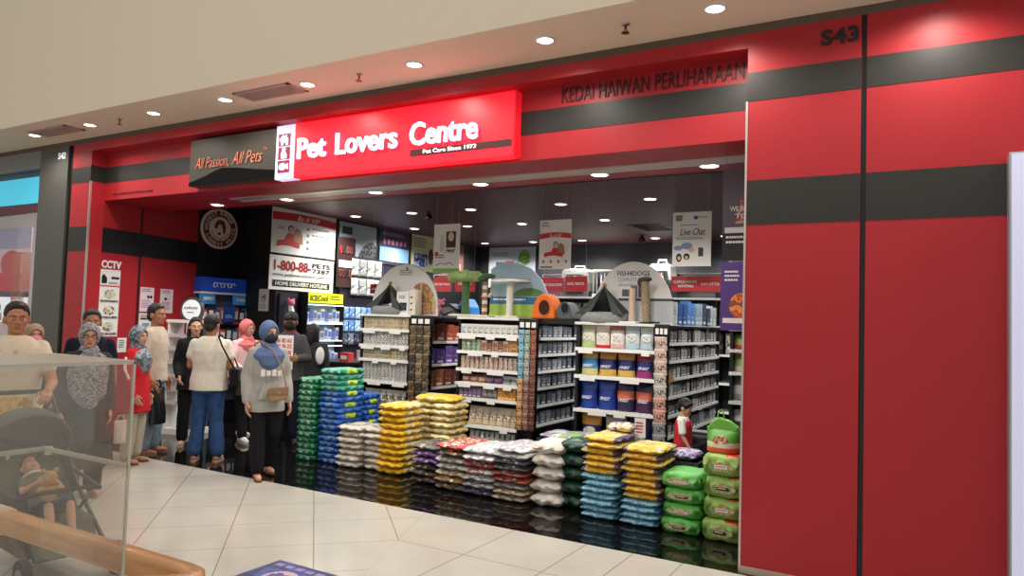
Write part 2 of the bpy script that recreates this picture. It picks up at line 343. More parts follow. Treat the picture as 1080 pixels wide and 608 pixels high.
# lightbox at the right edge of the facade
lb = thing('poster_lightbox', 'tall pale lavender lit lightbox standing at the right end of the red facade', 'lightbox', (.41, 5.02, .27))
part('frame', MB().box(0, 0, 0, 1.1, .13, 2.46), mat('silver_frame', (170, 170, 180), .4, .6), lb, bevel=.006)
part('lit_face', MB().box(.012, -.006, .012, 1.088, 0, 2.448), mat('lavender_lit', (190, 190, 216), .4, emit=.55), lb)
part('foot', MB().box(.1, .02, -.27, .16, .11, 0).box(.94, .02, -.27, 1.0, .11, 0), BLKM, lb)
# ------------------------------------------------------------------ ceiling fittings
LAMP = mat('lamp_disc', (255, 246, 230), .4, emit=9); LAMPS = mat('lamp_disc_cool', (255, 250, 244), .4, emit=9)
def downlight(x, y, z, r, power, label, group, m, col, spot=125):
    t = thing('ceiling_downlight', label, 'ceiling light', (x, y, z), 0, group)
    part('trim_ring', MB().lathe([(r*1.28, 0), (r*1.28, -.006), (r*1.02, -.012), (r, -.004), (r, 0)], n=24), WHTM, t)
    part('lamp', MB().lathe([(r, -.002), (r*.99, -.006)], n=24), m, t)
    l = bpy.data.lights.new('spot', 'SPOT'); l.energy = power; l.color = col; l.spot_size = math.radians(spot); l.spot_blend = .7; l.shadow_soft_size = r
    o = bpy.data.objects.new('spot', l); C.objects.link(o); o.parent = t; o.location = (0, 0, -.03)
    return t
xs = [-9.7, -8.5, -7.3, -6.14, -5.0, -3.76, -2.52, -1.24, .05, 1.35]
for i, x in enumerate(xs):
    downlight(x, 4.77, 3.8, .062, MALL_W, ORD[i]+' mall ceiling downlight counted from the far left end of the row' if i < 8 else 'mall ceiling downlight near the right end of the row, %s' % ('over the S43 number', 'over the lightbox')[i-8], 'downlights along the mall ceiling', LAMP, (1, .93, .83), 155)
for i, x in enumerate([-7.86, -6.62, -5.25, -3.89, -2.6, -1.6]):
    downlight(x, 6.07, 3.03, .075, SOFFIT_W, 'downlight in the red header, '+ORD[i]+' from the left wall' if i < 5 else 'downlight in the red header next to the right pillar', 'downlights in the header', LAMPS, (1, .95, .88), 150)
k = 0
for yi, y in enumerate((8.9, 10.47, 12.9)):
    for xi, x in enumerate((-8.1, -6.95, -5.86, -4.38, -3.1, -1.7)):
        downlight(x, y, 3.3, .075, SHOP_W, 'downlight in the dark shop ceiling, %s from left in the %s row' % (ORD[xi], ('front', 'middle', 'rear')[yi]), 'downlights in the shop ceiling', LAMPS, (1, .95, .89), 150)
def grille(x, y, z, wx, wy, label, m1, m2, n=9):
    t = thing('ceiling_vent', label, 'air vent', (x, y, z))
    part('frame', MB().box(-wx/2, -wy/2, -.012, wx/2, -wy/2+.03, 0).box(-wx/2, wy/2-.03, -.012, wx/2, wy/2, 0).box(-wx/2, -wy/2, -.012, -wx/2+.03, wy/2, 0).box(wx/2-.03, -wy/2, -.012, wx/2, wy/2, 0), m1, t)
    for i in range(n):
        yy = -wy/2+.03+(wy-.06)*(i+.5)/n
        part('slat', MB().box(-wx/2+.03, yy-.006, -.01, wx/2-.03, yy+.006, -.002), m2, t)
    part('duct_face', MB().box(-wx/2+.03, -wy/2+.03, -.002, wx/2-.03, wy/2-.03, 0), mat('duct_dark', (60, 48, 44), .8), t)
GRB = mat('beige_grille', (178, 154, 144), .6)
grille(-9.2, 4.76, 3.8, .82, .25, 'brown ceiling vent near the S42 pillar', GRB, GRB)
grille(-5.52, 4.79, 3.8, .76, .27, 'brown ceiling vent above the charcoal tagline panel', GRB, GRB)
grille(-3.95, 11.5, 3.3, .55, .8, 'black ceiling vent inside the shop above the arched white board', BLKM, BLKM)
def sprinkler(x, label):
    t = thing('sprinkler_head', label, 'sprinkler', (x, 4.76, 3.8))
    part('escutcheon', MB().lathe([(.028, 0), (.026, -.008), (.012, -.012)], n=16), STEEL, t)
    part('body', MB().cyl((0, 0, -.01), (0, 0, -.04), .008).tube([(0, 0, -.035), (.014, 0, -.05), (0, 0, -.064)], .003).tube([(0, 0, -.035), (-.014, 0, -.05), (0, 0, -.064)], .003), mat('brass', (120, 84, 50), .4, .8), t)
    part('deflector', MB().lathe([(.03, -.064), (.03, -.067)], n=12), mat('brass', (120, 84, 50), .4, .8), t)
sprinkler(-7.9, 'small sprinkler head between the left mall downlights')
sprinkler(-4.36, 'small sprinkler head above the white word Centre')
sprinkler(-1.87, 'small sprinkler head above the KEDAI HAIWAN letters')
def dome(x, y, label):
    t = thing('security_camera', label, 'camera', (x, y, 3.3))
    part('mount', MB().cyl((0, 0, 0), (0, 0, -.05), .03), BLKM, t)
    part('housing', MB().ball((0, 0, -.09), .055, 14, 10), mat('black_dome', (12, 12, 14), .15), t)
    part('lens', MB().cyl((.01, -.05, -.095), (.012, -.062, -.1), .018), GREYP, t)
dome(-6.62, 8.9, 'small black ceiling camera right of the left front shop downlight')
dome(-4.47, 12.45, 'small black ceiling camera between the rear shop downlights')
# ------------------------------------------------------------------ wall and hanging posters
def hug_picture(p, u, v, s):
    """a smiling person with dark hair hugging a brown dog, printed"""
    y = -.0035
    part('hair_picture', disc(MB(), (u, v+.12*s), .05*s, .055*s, y, y+.001, 16), mat('hair_print', (60, 40, 42), .5), p); part('face_picture', disc(MB(), (u+.005*s, v+.11*s), .036*s, .045*s, y-.002, y-.001, 16), mat('skin_print', (226, 190, 170), .5), p)
    part('shirt_picture', MB().prism([((u-.13*s), v-.08*s), (u+.06*s, v-.08*s), (u+.05*s, v+.05*s), (u-.05*s, v+.06*s)], y-.001, y), REDP, p)
    part('dog_picture', MB().prism([(u+.05*s, v-.08*s), (u+.2*s, v-.08*s), (u+.19*s, v+.06*s), (u+.15*s, v+.13*s), (u+.08*s, v+.14*s), (u+.045*s, v+.07*s)], y-.0015, y-.0005), mat('tan_dog_print', (170, 126, 96), .5), p)

def poster(name, label, cat, loc, rz, pw, ph, m=None, t=.012, group=None):
    """upright board, lower-left corner at loc, front facing local -Y"""
    o = thing(name, label, cat, loc, rz, group); part('panel', MB().box(0, 0, 0, pw, t, ph), m or WHITE, o); return o
def rect(p, name, u0, v0, u1, v1, m, y=-.002, t=.002): return part(name, MB().box(u0, -t/2, v0, u1, t/2, v1), m, p, (0, y, 0))
def arc_band(p, u0, u1, v0, v1, sag, m, y=-.002):
    n = 12; pts = [(u0+(u1-u0)*i/n, v0+sag*math.sin(PI*i/n)) for i in range(n+1)]+[(u1-(u1-u0)*i/n, v1+sag*math.sin(PI*(n-i)/n)) for i in range(n+1)]
    return part('banner', MB().prism(pts, y-.001, y+.001), m, p)
XW = math.radians(90)    # boards on the left wall look towards +X
DOGP = print_mat('people_print', [(225, 215, 205), (170, 60, 60), (60, 50, 60), (230, 225, 220)], 9)
v = poster('membership_board', 'white wall board with red Be A VIP banner above the hotline board', 'board', (-8.635, 7.66, 2.60), XW, 1.36, .8)
v.scale = (1, 1, .87)
arc_band(v, 0, 1.36, .58, .72, .03, REDP); lettering('Be A VIP', WHITE, v, .5, .62, .98, .71, -.005, .002, shear=.3)
hug_picture(v, .38, .3, 1.25); arc_band(v, .1, .56, .12, .22, .03, REDP, -.007); lines(GREYP, v, .12, .42, .26, .48, 2)
for i in range(4): 
    part('bullet', disc(MB(), (.74, .5-i*.12), .03, .03, -.003, 0, 14), GREYP, v); lines(GREYP, v, .82, .47-i*.12, 1.28, .53-i*.12, 2 if i > 1 else 1, seed=i)
v = poster('hotline_board', 'white hotline board reading 1-800-88-PETS below the red VIP board', 'board', (-8.635, 7.65, 2.035), XW, 1.36, .53)
DR = mat('dark_red_print', (150, 30, 36), .5)
lettering('1-800-88-', DR, v, .08, .30, .84, .46, bold=.03); lettering('PETS', BLACKP, v, .87, .385, 1.27, .46, bold=.02); lettering('7387', BLACKP, v, .87, .30, 1.27, .37, bold=.02)
lettering('www.petloverscentre.com.my', GREYP, v, .06, .2, 1.29, .27); rect(v, 'black_bar', .06, .05, 1.28, .15, BLACKP); lettering('HOME DELIVERY HOTLINE', WHITE, v, .12, .07, 1.22, .13, -.005, .002, bold=.02)
def wallpic(name, y0, y1, z0, z1, m, label): return poster(name, label, 'poster', (-8.63, y0, z0), XW, y1-y0, z1-z0, m, .015)
p1 = wallpic('dog_poster', 9.12, 10.05, 2.5, 3.27, mat('pale_blue_poster', (178, 196, 206), .45), 'pale blue wall poster with a grey dog beside the VIP board')
part('dog_picture', MB().prism([(.42, 0), (.93, 0), (.93, .42), (.85, .5), (.72, .48), (.6, .4), (.5, .28)], -.003, 0), print_mat('grey_fur_print', [(70, 74, 78), (105, 108, 110), (40, 42, 46), (130, 130, 128)], 10), p1); rect(p1, 'logo_block', .05, .57, .3, .7, mat('slate_print', (60, 70, 80), .5)); lines(GREYP, p1, .06, .46, .4, .52, 2)
p2 = wallpic('dog_poster', 10.14, 11.02, 2.46, 3.3, mat('navy_poster', (44, 48, 84), .4), 'navy wall poster with a white dog sitting under a blue sky')
rect(p2, 'sky_picture', .02, .02, .86, .5, mat('sky_print', (120, 160, 200), .4)); rect(p2, 'grass_picture', .02, .02, .86, .16, mat('grass_print', (96, 128, 70), .5), -.0035)
part('dog_picture', MB().prism([(.3, .05), (.62, .05), (.58, .25), (.52, .42), (.48, .47), (.4, .47), (.36, .4), (.34, .25)], -.007, -.005), mat('white_fur_print', (226, 226, 222), .5), p2)
for i in range(6): part('icon', disc(MB(), (.14+i*.12, .6), .04, .05, -.004, 0, 10), mat('rose_icon', (190, 120, 130), .5), p2)
lines(mat('pink_text', (200, 120, 130), .5), p2, .08, .7, .78, .77, 2)
p3 = wallpic('product_poster', 11.1, 11.8, 2.6, 3.3, mat('straw_poster', (206, 204, 150), .45), 'straw yellow wall poster with blue product picture beyond the navy poster')
rect(p3, 'picture', .08, .08, .5, .34, print_mat('blue_pack_print', [(40, 70, 140), (200, 210, 220), (70, 110, 180), (30, 40, 80)], 12)); lines(GREYP, p3, .06, .44, .5, .64, 4); part('dog_picture', disc(MB(), (.62, .3), .08, .16, -.003, 0), BLACKP, p3)
p4 = wallpic('slim_poster', 12.0, 12.9, 2.5, 3.25, mat('brown_poster', (104, 70, 60), .5), 'brown wall poster last along the left wall near the back'); rect(p4, 'picture', .1, .08, .8, .4, print_mat('red_dog_print', [(150, 60, 50), (190, 150, 110), (90, 60, 50), (210, 190, 160)], 8))
bp_ = poster('tree_poster', 'large pale back wall poster with a green tree and pack pictures', 'poster', (-8.40, 13.57, 2.4), 0, 1.16, .88, mat('silver_poster', (176, 184, 196), .45))
part('tree_picture', MB().prism([(.86, .25), (.92, .25), (.91, .5), (.87, .5)], -.003, 0), mat('trunk_print', (110, 120, 80), .5), bp_); part('leaf_picture', disc(MB(), (.89, .64), .15, .17, -.004, -.001), print_mat('leaf_print', [(90, 140, 60), (120, 165, 80), (70, 120, 50), (140, 180, 100)], 14), bp_)
rect(bp_, 'pack_picture', .18, .22, .4, .56, mat('blue_steel_print', (60, 90, 120), .5)); rect(bp_, 'pack_picture', .41, .22, .64, .58, mat('brick_print', (140, 66, 58), .5)); lines(GREYP, bp_, .1, .66, .56, .76, 2)
# round guarantee badge on the black wall
bd = thing('round_badge', 'round cream and brown guarantee badge on the black wall', 'badge', (-9.448, 7.365, 2.94), XW)
CRM = mat('cream_badge', (238, 216, 202), .5); BRN = mat('brown_badge', (110, 52, 44), .5)
part('badge_plate', disc(MB(), (0, 0), .33, .31, 0, .02, 40), CRM, bd); part('brown_ring', disc(MB(), (0, 0), .295, .275, -.004, 0, 40), BRN, bd)
part('inner_disc', disc(MB(), (0, 0), .195, .185, -.007, -.004, 36), CRM, bd)
ring_text('WIDEST RANGE', CRM, bd, (0, 0), .243, PI*1.04, PI*.14, .062, -.008); ring_text('LOWEST PRICE', CRM, bd, (0, 0), .243, PI*1.12, PI*2.06, .058, -.008, inward=True)
ring_text('GUARANTEED', BRN, bd, (0, 0), .155, PI*1.08, PI*1.92, .03, -.009, inward=True)
part('pet_emblem', MB().prism([(-.1, .0), (-.1, .06), (-.06, .12), (.0, .145), (.07, .12), (.1, .05), (.1, -.05), (.07, -.085), (.05, -.02), (.03, .05), (-.01, .075), (-.04, .04), (-.06, .0)], -.010, -.007), BRN, bd)
part('nose_mark', disc(MB(), (-.01, -.075), .03, .02, -.010, -.007, 12), BLACKP, bd)
# notices on the red left wall
def lwp(y, off=.004): return (lw(y)+off, y)
aw = math.atan2(1.66, -.38)
def notice(y0, z0, wd, ht, name, label, m=None):
    x, y = lwp(y0, .006); return poster(name, label, 'notice', (x, y, z0), aw, wd, ht, m, .003)
PINKW = mat('pinkish_paper', (232, 214, 222), .6)
n1 = notice(5.345, 1.3, .31, .86, 'rules_notice', 'tall white rules notice with picture rows under the CCTV letters')
lettering('CCTV', mat('white_vinyl', (240, 232, 230), .5, emit=.05), n1, 0, .875, .31, .975, -.004, .004, bold=.04)
rect(n1, 'divider', 0, .64, .31, .655, REDP)
part('camera_picture', MB().box(.17, -.004, .74, .29, 0, .77).prism([(.02, .68), (.1, .68), (.1, .75), (.05, .8), (.02, .77)], -.004, 0), BLACKP, n1); lines(GREYP, n1, .13, .665, .3, .7, 2)
for i, (s, c) in enumerate((('NO PHOTOGRAPHY', (190, 180, 160)), ('NO FOOD & DRINKS', (176, 160, 110)), ('PETS ON LEASH', (190, 190, 160)))):
    z = .5-i*.21
    part('rule_picture', disc(MB(), (.16, z+.045), .09, .06, -.003, 0, 18), print_mat('rule_print_%d' % i, [c, (90, 80, 70), (220, 214, 200), c], 16), n1); lettering(s, BLACKP, n1, .02, z-.06, .29, z-.03, bold=.015)
for (y0, z0, wd, ht, lab, pic) in ((5.99, 1.635, .24, .33, 'pink notice with two dark dots, upper left on the red wall', 2), (5.99, 1.29, .24, .32, 'white notice with a blue mask picture below the pink notice', 1), (6.34, 1.62, .24, .34, 'pink notice alone on the red wall, nearest the black wall', 0)):
    n = notice(y0, z0, wd, ht, 'wall_notice', lab, PINKW if pic != 1 else WHITE)
    lines(GREYP, n, .02, ht-.07, .2, ht-.02, 2); lines(mat('mauve_text', (170, 140, 170), .6), n, .02, .04, .2, .16, 5, seed=pic)
    if pic == 2: part('picture', disc(disc(MB(), (.14, .2), .022, .022, -.003, 0, 12), (.19, .2), .022, .022, -.003, 0, 12), BLACKP, n)
    if pic == 1: part('picture', MB().prism([(.05, .12), (.12, .07), (.19, .12), (.18, .19), (.06, .19)], -.003, 0), mat('mask_blue', (120, 160, 190), .5), n); rect(n, 'title_bar', .02, .235, .2, .255, BLACKP)
    if pic == 0: part('picture', disc(MB(), (.1, .2), .03, .02, -.003, 0, 12), BLACKP, n)
n = notice(5.66, 1.09, .15, .19, 'small_notice', 'small pale notice low beside the tall rules notice'); lines(GREYP, n, .02, .05, .12, .16, 4)
sp = poster('paper_notice', 'narrow grey paper notice on the black wall left of the hotline board', 'notice', (-9.0, 7.79, 1.7), 0, .22, .34, mat('grey_paper', (190, 188, 186), .6), .004); part('picture', disc(MB(), (.11, .2), .05, .07, -.003, 0), print_mat('grey_figure', [(120, 118, 118), (210, 208, 206), (90, 88, 90), (160, 158, 158)], 18), sp); lines(GREYP, sp, .03, .03, .19, .1, 3)
# hanging posters on wires
def hang(x0, x1, z0, z1, y, label, m=None):
    o = poster('hanging_poster', label, 'poster', (x0, y, z0), 0, x1-x0, z1-z0, m, .008)
    for u in (.03, x1-x0-.03): part('wire', MB().cyl((u, .004, z1-z0), (u, .004, 3.3-z0), .0018, n=6), STEEL, o)
    return o
h1 = hang(-5.63, -5.22, 2.262, 2.9, 7.7, 'hanging white poster with a dark haired portrait and green foot')
part('portrait', MB().box(.2, -.003, .33, .35, 0, .54), mat('hair_print', (60, 40, 42), .5), h1); part('face', disc(MB(), (.275, .47), .045, .06, -.005, -.002), mat('skin_print', (226, 190, 170), .5), h1); lettering('Hery!', BLACKP, h1, .2, .25, .34, .32, shear=.3, bold=.02)
rect(h1, 'green_foot', 0, 0, .41, .06, mat('lime_print', (130, 180, 90), .5)); part('bottle_picture', MB().box(.1, -.003, .28, .17, 0, .42).box(.12, -.003, .42, .15, 0, .5), mat('pale_grey_print', (200, 204, 200), .5), h1); lines(REDP, h1, .03, .18, .2, .24, 2); part('dog_sketch', MB().tube([(.05, -.003, .1), (.12, -.003, .13), (.2, -.003, .11), (.26, -.003, .14), (.32, -.003, .1)], .006, 6), GREYP, h1); part('red_spot', disc(MB(), (.05, .25), .03, .03, -.003, 0, 12), REDP, h1)
h2 = hang(-4.06, -3.64, 2.30, 2.89, 7.7, 'hanging white poster with a red banner and a woman hugging a dog')
arc_band(h2, 0, .42, .36, .42, .02, REDP); lettering('Be A VIP', WHITE, h2, .14, .375, .3, .42, -.005, .002, shear=.3); lines(GREYP, h2, .03, .5, .14, .56, 2); hug_picture(h2, .22, .22, .62); arc_band(h2, .07, .32, .14, .19, .02, REDP, -.007)
for i in range(4): part('icon', disc(MB(), (.06+i*.1, .09), .016, .02, -.003, 0, 12), GREYP, h2)
rect(h2, 'black_bar', .02, .015, .18, .03, BLACKP)
h3 = hang(-2.29, -1.892, 2.28, 2.84, 7.3, 'hanging white Live Chat poster with speech bubbles beside the right pillar')
lettering('Live Chat', BLACKP, h3, .08, .32, .34, .39, shear=.35); lines(GREYP, h3, .08, .41, .3, .43, 1); lines(GREYP, h3, .04, .27, .36, .3, 2); rect(h3, 'logo_block', .03, .47, .1, .53, GREYP); part('tree_logo', disc(MB(), (.24, .5), .025, .02, -.003, 0, 12), BLUEP, h3); lines(mat('cyan_text', (120, 180, 190), .5), h3, .28, .48, .38, .51, 1)
bub = mat('bubble_blue', (130, 150, 190), .5); part('speech_bubbles', disc(disc(MB(), (.06, .19), .045, .026, -.003, 0, 16), (.15, .21), .06, .035, -.003, 0, 16), bub, h3); part('speech_bubble', disc(MB(), (.2, .165), .035, .022, -.004, -.001, 14), mat('bubble_peach', (226, 180, 150), .5), h3)
part('heads_picture', disc(disc(MB(), (.07, .09), .03, .045, -.003, 0, 12), (.15, .1), .032, .035, -.003, 0, 12), BLACKP, h3); rect(h3, 'phone_picture', .27, .1, .32, .19, mat('phone_print', (60, 50, 52), .5)); part('faces', disc(disc(MB(), (.072, .085), .016, .022, -.005, -.002, 10), (.15, .09), .016, .02, -.005, -.002, 10), mat('skin_print', (226, 190, 170), .5), h3)
# red aisle signs
def aisle_sign(x0, x1, z0, z1, y, words, label):
    o = thing('aisle_sign', label, 'sign', (x0, y, z0), 0, 'red aisle signs'); W_ = x1-x0; H_ = z1-z0
    part('plate', MB().box(0, 0, 0, W_, .012, H_), mat('sign_red', (196, 44, 50), .45), o, bevel=.004)
    part('white_rail', MB().tube([(.0, .006, H_), (.0, .006, H_+.03), (W_, .006, H_+.03), (W_, .006, H_)], .005, 6), WHTM, o)
    for u in (.02, W_-.02): part('wire', MB().cyl((u, .006, H_+.03), (u, .006, 3.3-z0), .0018, n=6), STEEL, o)
    for s, a, b, c, d in words: lettering(s, WHITE, o, a*W_, b*H_, c*W_, d*H_, -.003, .003, bold=.02)
aisle_sign(-5.83, -5.535, 2.035, 2.23, 8.0, [('CAT DRY FOOD', .06, .42, .94, .58)], 'red aisle sign CAT DRY FOOD left of the green topped post')
aisle_sign(-5.47, -5.16, 2.035, 2.25, 8.0, [('CAT TOYS', .16, .42, .84, .58)], 'red aisle sign CAT TOYS just left of the green topped post')
aisle_sign(-4.16, -3.872, 2.035, 2.225, 8.0, [('DRY DOG FOOD', .06, .42, .94, .58)], 'red aisle sign DRY DOG FOOD under the hugging dog poster')
aisle_sign(-3.846, -3.555, 2.045, 2.24, 8.0, [('DOG TREATS', .12, .42, .88, .58)], 'red aisle sign DOG TREATS right of the hugging dog poster')
aisle_sign(-2.39, -1.835, 2.035, 2.2, 7.6, [('SUPPLEMENTS', .04, .54, .5, .72), ('REMEDIES', .14, .28, .44, .44), ('CAT LITTER', .58, .42, .94, .58)], 'long red aisle sign SUPPLEMENTS REMEDIES and CAT LITTER under the Live Chat poster')
aisle_sign(-7.47, -7.2, 2.02, 2.17, 8.6, [('DOG TOYS', .16, .4, .84, .6)], 'small red aisle sign left of the first arched board')
# posters strung beside the right pillar
q = hang(-1.44, -1.14, 2.2, 2.95, 5.9, 'dark hanging poster with a red dress figure next to the right pillar', mat('dusk_poster', (92, 84, 100), .4))
q['label'] = 'dark hanging poster reading WE WANT TO squeezed beside the right pillar'
rect(q, 'lower_panel', 0, 0, .3, .22, BLACKP); rect(q, 'white_strip', .02, .225, .28, .27, WHITE); part('figure_picture', MB().prism([(.1, .3), (.3, .3), (.3, .62), (.2, .6), (.14, .48)], -.003, 0), print_mat('red_dress_print', [(140, 40, 46), (60, 34, 40), (170, 60, 60), (200, 160, 140)], 9), q); lettering('WE WANT', WHITE, q, .06, .4, .27, .44, -.006, .002, bold=.02); lettering('TO', WHITE, q, .1, .34, .2, .38, -.006, .002, bold=.02); lines(WHITE, q, .03, .12, .2, .2, 2)
q2 = poster('purple_poster', 'purple hanging poster with orange picture below the dark poster at right pillar', 'poster', (-1.445, 5.9, 1.64), 0, .3, .55, mat('purple_print', (84, 56, 132), .4), .008)
part('orange_picture', disc(MB(), (.16, .2), .09, .1, -.003, 0), print_mat('orange_cat_print', [(220, 120, 50), (190, 80, 50), (236, 150, 70), (150, 70, 60)], 12), q2); lines(WHITE, q2, .03, .38, .16, .48, 3); rect(q2, 'white_strip', .02, .06, .26, .1, WHITE); part('hang_clip', MB().box(.06, .0, .55, .09, .008, .58).box(.2, 0, .55, .23, .008, .58), STEEL, q2)
# ------------------------------------------------------------------ gondola end units
PSTRIP = mat('price_strip', (222, 222, 218), .4); CARDM = mat('price_card', (238, 236, 232), .5)
def gondola(label, x0, x1, y0, dep, zs, top):
    t = thing('shelf_unit', label, 'shelf', (x0, y0, 0)); wd = x1-x0
    part('back_panel', MB().box(.02, dep-.02, .1, wd-.02, dep, top), mat('dark_back_panel', (50, 50, 52), .6), t)
    for u in (0, wd-.03): part('upright', MB().box(u, .02, 0, u+.03, dep, top), BLKM, t)
    part('base', MB().box(.0, .01, 0, wd, dep, .1), BLKM, t)
    part('top_board', MB().box(-.01, -.01, top-.03, wd+.01, dep, top), WHTM, t, bevel=.004)
    rn = random.Random(int(-x0*100))
    for z in zs:
        s = part('shelf', MB().box(.03, .0, z-.02, wd-.03, dep-.02, z), WHTM, t)
        part('price_strip', MB().prism([(-.012, z-.036), (0, z-.036), (0, z+.002), (-.004, z+.002)], .0, wd, 'x'), PSTRIP, s)
        nk = rn.choice((1, 2, 2, 3))
        for k in range(nk):
            cw = rn.uniform(.08, .24); u = (wd/nk)*k+rn.uniform(0, max(0, wd/nk-cw)); 
            c = part('price_card', MB().box(u, -.018, z-.062, u+cw, -.013, z-.004), CARDM, s)
    return t
g1 = (-6.57, -5.745); g2 = (-5.0, -4.125); g3 = (-3.41, -2.485); GY = 7.4
gondola('white shelf end unit full of tins, first from left under the dog arch board', g1[0], g1[1], GY, .38, (1.51, 1.30, 1.116, .834, .516, .22), 1.70)
gondola('white shelf end unit with boxes and tins under the blue and green arch board', g2[0], g2[1], GY, .38, (1.495, 1.29, 1.076, .908, .728, .404, .16), 1.70)
gondola('white shelf end unit with blue pouches under the FISH4DOGS arch board', g3[0], g3[1], GY, .38, (1.396, 1.093, .722, .33), 1.68)
def can_mesh(r, h, body, lid):
    mb = MB(); n = 12
    mb.lathe([(r*.93, 0), (r, .003), (r, h*.12)], n=n, mi=1, cap=True).lathe([(r, h*.12), (r, h*.88)], n=n, mi=0, cap=False).lathe([(r, h*.88), (r, h-.003), (r*.93, h), (r*.9, h-.002)], n=n, mi=1)
    return mb.mesh('tin', [body, lid])
TINM = mat('tin_metal', (190, 188, 182), .3, .8)
def tins(x0, x1, y, z, ncol, nrow, r, h, mats, label, group):
    mes = [can_mesh(r, h, m, TINM) for m in mats]; st = (x1-x0)/ncol
    for i in range(ncol):
        for j in range(nrow):
            o = link('food_tin', mes[(i*7//3+j*(i % 2)) % len(mes)] if len(mes) > 1 else mes[0], None, (x0+st*(i+.5), y+r+.01, z+j*(h+.0005)))
            tag(o, label % (ORD[i], ('bottom', 'middle', 'top')[j] if nrow == 3 else ('bottom', 'second', 'third', 'top')[j]), 'tin', group)
def pm(n, *cols, s=40): return print_mat(n, list(cols), s)
t1 = [pm('tin_label_straw', (206, 190, 130), (230, 222, 200), (150, 120, 70), (210, 196, 150)), pm('tin_label_olive', (170, 166, 110), (222, 216, 190), (110, 90, 60), (196, 184, 140))]
t2 = [pm('tin_label_grey', (180, 182, 184), (230, 230, 228), (96, 98, 104), (206, 206, 200)), pm('tin_label_stone', (190, 184, 170), (228, 226, 220), (104, 100, 96), (200, 200, 196))]
t3 = [pm('tin_label_sand', (198, 176, 120), (220, 210, 180), (130, 110, 80), (176, 160, 110)), pm('tin_label_green', (150, 160, 120), (214, 214, 190), (90, 100, 80), (186, 180, 140))]
TL = 'food tin, %s from left, %s layer, '
tins(g1[0]+.035, g1[1]-.035, GY+.01, 1.51, 13, 3, .028, .05, t1, TL+'top row of the left unit', 'straw labelled tins on the top shelf of the left unit')
tins(g1[0]+.035, g1[1]-.035, GY+.01, 1.30, 13, 3, .028, .054, t2, TL+'second row of the left unit', 'grey labelled tins on the second shelf of the left unit')
tins(g1[0]+.035, g1[1]-.035, GY+.01, 1.116, 13, 3, .028, .048, t3, TL+'third row of the left unit', 'sand labelled tins on the third shelf of the left unit')
tins(g1[0]+.035, g1[1]-.035, GY+.01, .834, 12, 4, .03, .058, t2, TL+'fourth row of the left unit', 'grey labelled tins on the fourth shelf of the left unit')
tt = [pm('tin_label_red', (176, 96, 80), (226, 214, 200), (120, 60, 60), (210, 190, 170)), pm('tin_label_ivory', (206, 190, 176), (230, 226, 216), (150, 90, 80), (190, 170, 150))]
tins(g2[0]+.035, g2[1]-.035, GY+.01, 1.076, 12, 3, .03, .05, tt, TL+'third row of the middle unit', 'red and ivory tins on the third shelf of the middle unit')
tg = [pm('tray_label_green', (70, 116, 80), (206, 220, 200), (40, 80, 60), (150, 180, 140))]
tins(g2[0]+.035, g2[0]+.32, GY+.01, 1.29, 4, 3, .034, .046, tg, TL+'green, second row of the middle unit', 'green tins on the second shelf of the middle unit')
tins(g2[0]+.2, g2[1]-.035, GY+.01, .16, 9, 3, .032, .06, t2, TL+'lowest row of the middle unit', 'grey tins on the lowest shelf of the middle unit')
# boxes and pouches; meshes are shared between look-alikes
def carton(wd, dp, ht, mats):
    """box with a label patch and a flap line, one mesh"""
    mb = MB().box(0, 0, 0, wd, dp, ht, 0); mb.box(wd*.1, -.0015, ht*.28, wd*.9, 0, ht*.8, 1)
    mb.box(wd*.15, -.0025, ht*.1, wd*.85, -.0005, ht*.2, 2).box(wd, dp*.1, ht*.3, wd+.0015, dp*.9, ht*.8, 1).box(0, -.001, ht*.965, wd, 0, ht*.975, 2)
    return mb.mesh('carton', mats)
def pouch(wd, dp, ht, mats, bands=(0, .3, .62, 1), seed=0, nx=10, nz=14):
    """standing food pouch: flat crimped top, bulging front, gusseted base; bands pick materials by height"""
    rn = random.Random(seed); mb = MB(); V = []
    ph = [rn.uniform(0, 6) for _ in range(4)]
    def dpt(u, t):
        b = (1-abs(u)**3.5)*(1-max(0, (t-.18)/.82)**1.6)**.8 if t < .97 else 0
        return dp/2*max(b, .06)+.006*math.sin(9*u+ph[0]+5*t)*math.sin(7*t+ph[1])*(1-t)
    for side in (-1, 1):
        for k in range(nz+1):
            t = k/nz
            for i in range(nx+1):
                u = -1+2*i/nx; V.append((u*wd/2*(1-.04*math.sin(PI*t)), side*dpt(u, t), t*ht))
    N = (nx+1)*(nz+1); mb.v = V
    def mi(k):
        t = (k+.5)/nz
        return sum(1 for b in bands[1:-1] if t > b)
    def F(f, m): mb.f.append(f); mb.mi.append(m); mb.sm.append(True)
    for k in range(nz):
        for i in range(nx):
            a = k*(nx+1)+i; F((a, a+1, a+nx+2, a+nx+1), mi(k)); b = N+a; F((b+1, b, b+nx+1, b+nx+2), mi(k))
        a = k*(nx+1); F((a, a+nx+1, N+a+nx+1, N+a), mi(k)); a += nx; F((a+nx+1, a, N+a, N+a+nx+1), mi(k))
    for i in range(nx): F((i+1, i, N+i, N+i+1), 0); a = nz*(nx+1)+i; F((a, a+1, N+a+1, N+a), mi(nz-1))
    return mb.mesh('pouch', mats)
def put(name, me, x, y, z, label, cat, group, rz=0, rx=0):
    return tag(link(name, me, None, (x, y, z), (rx, 0, rz)), label, cat, group)
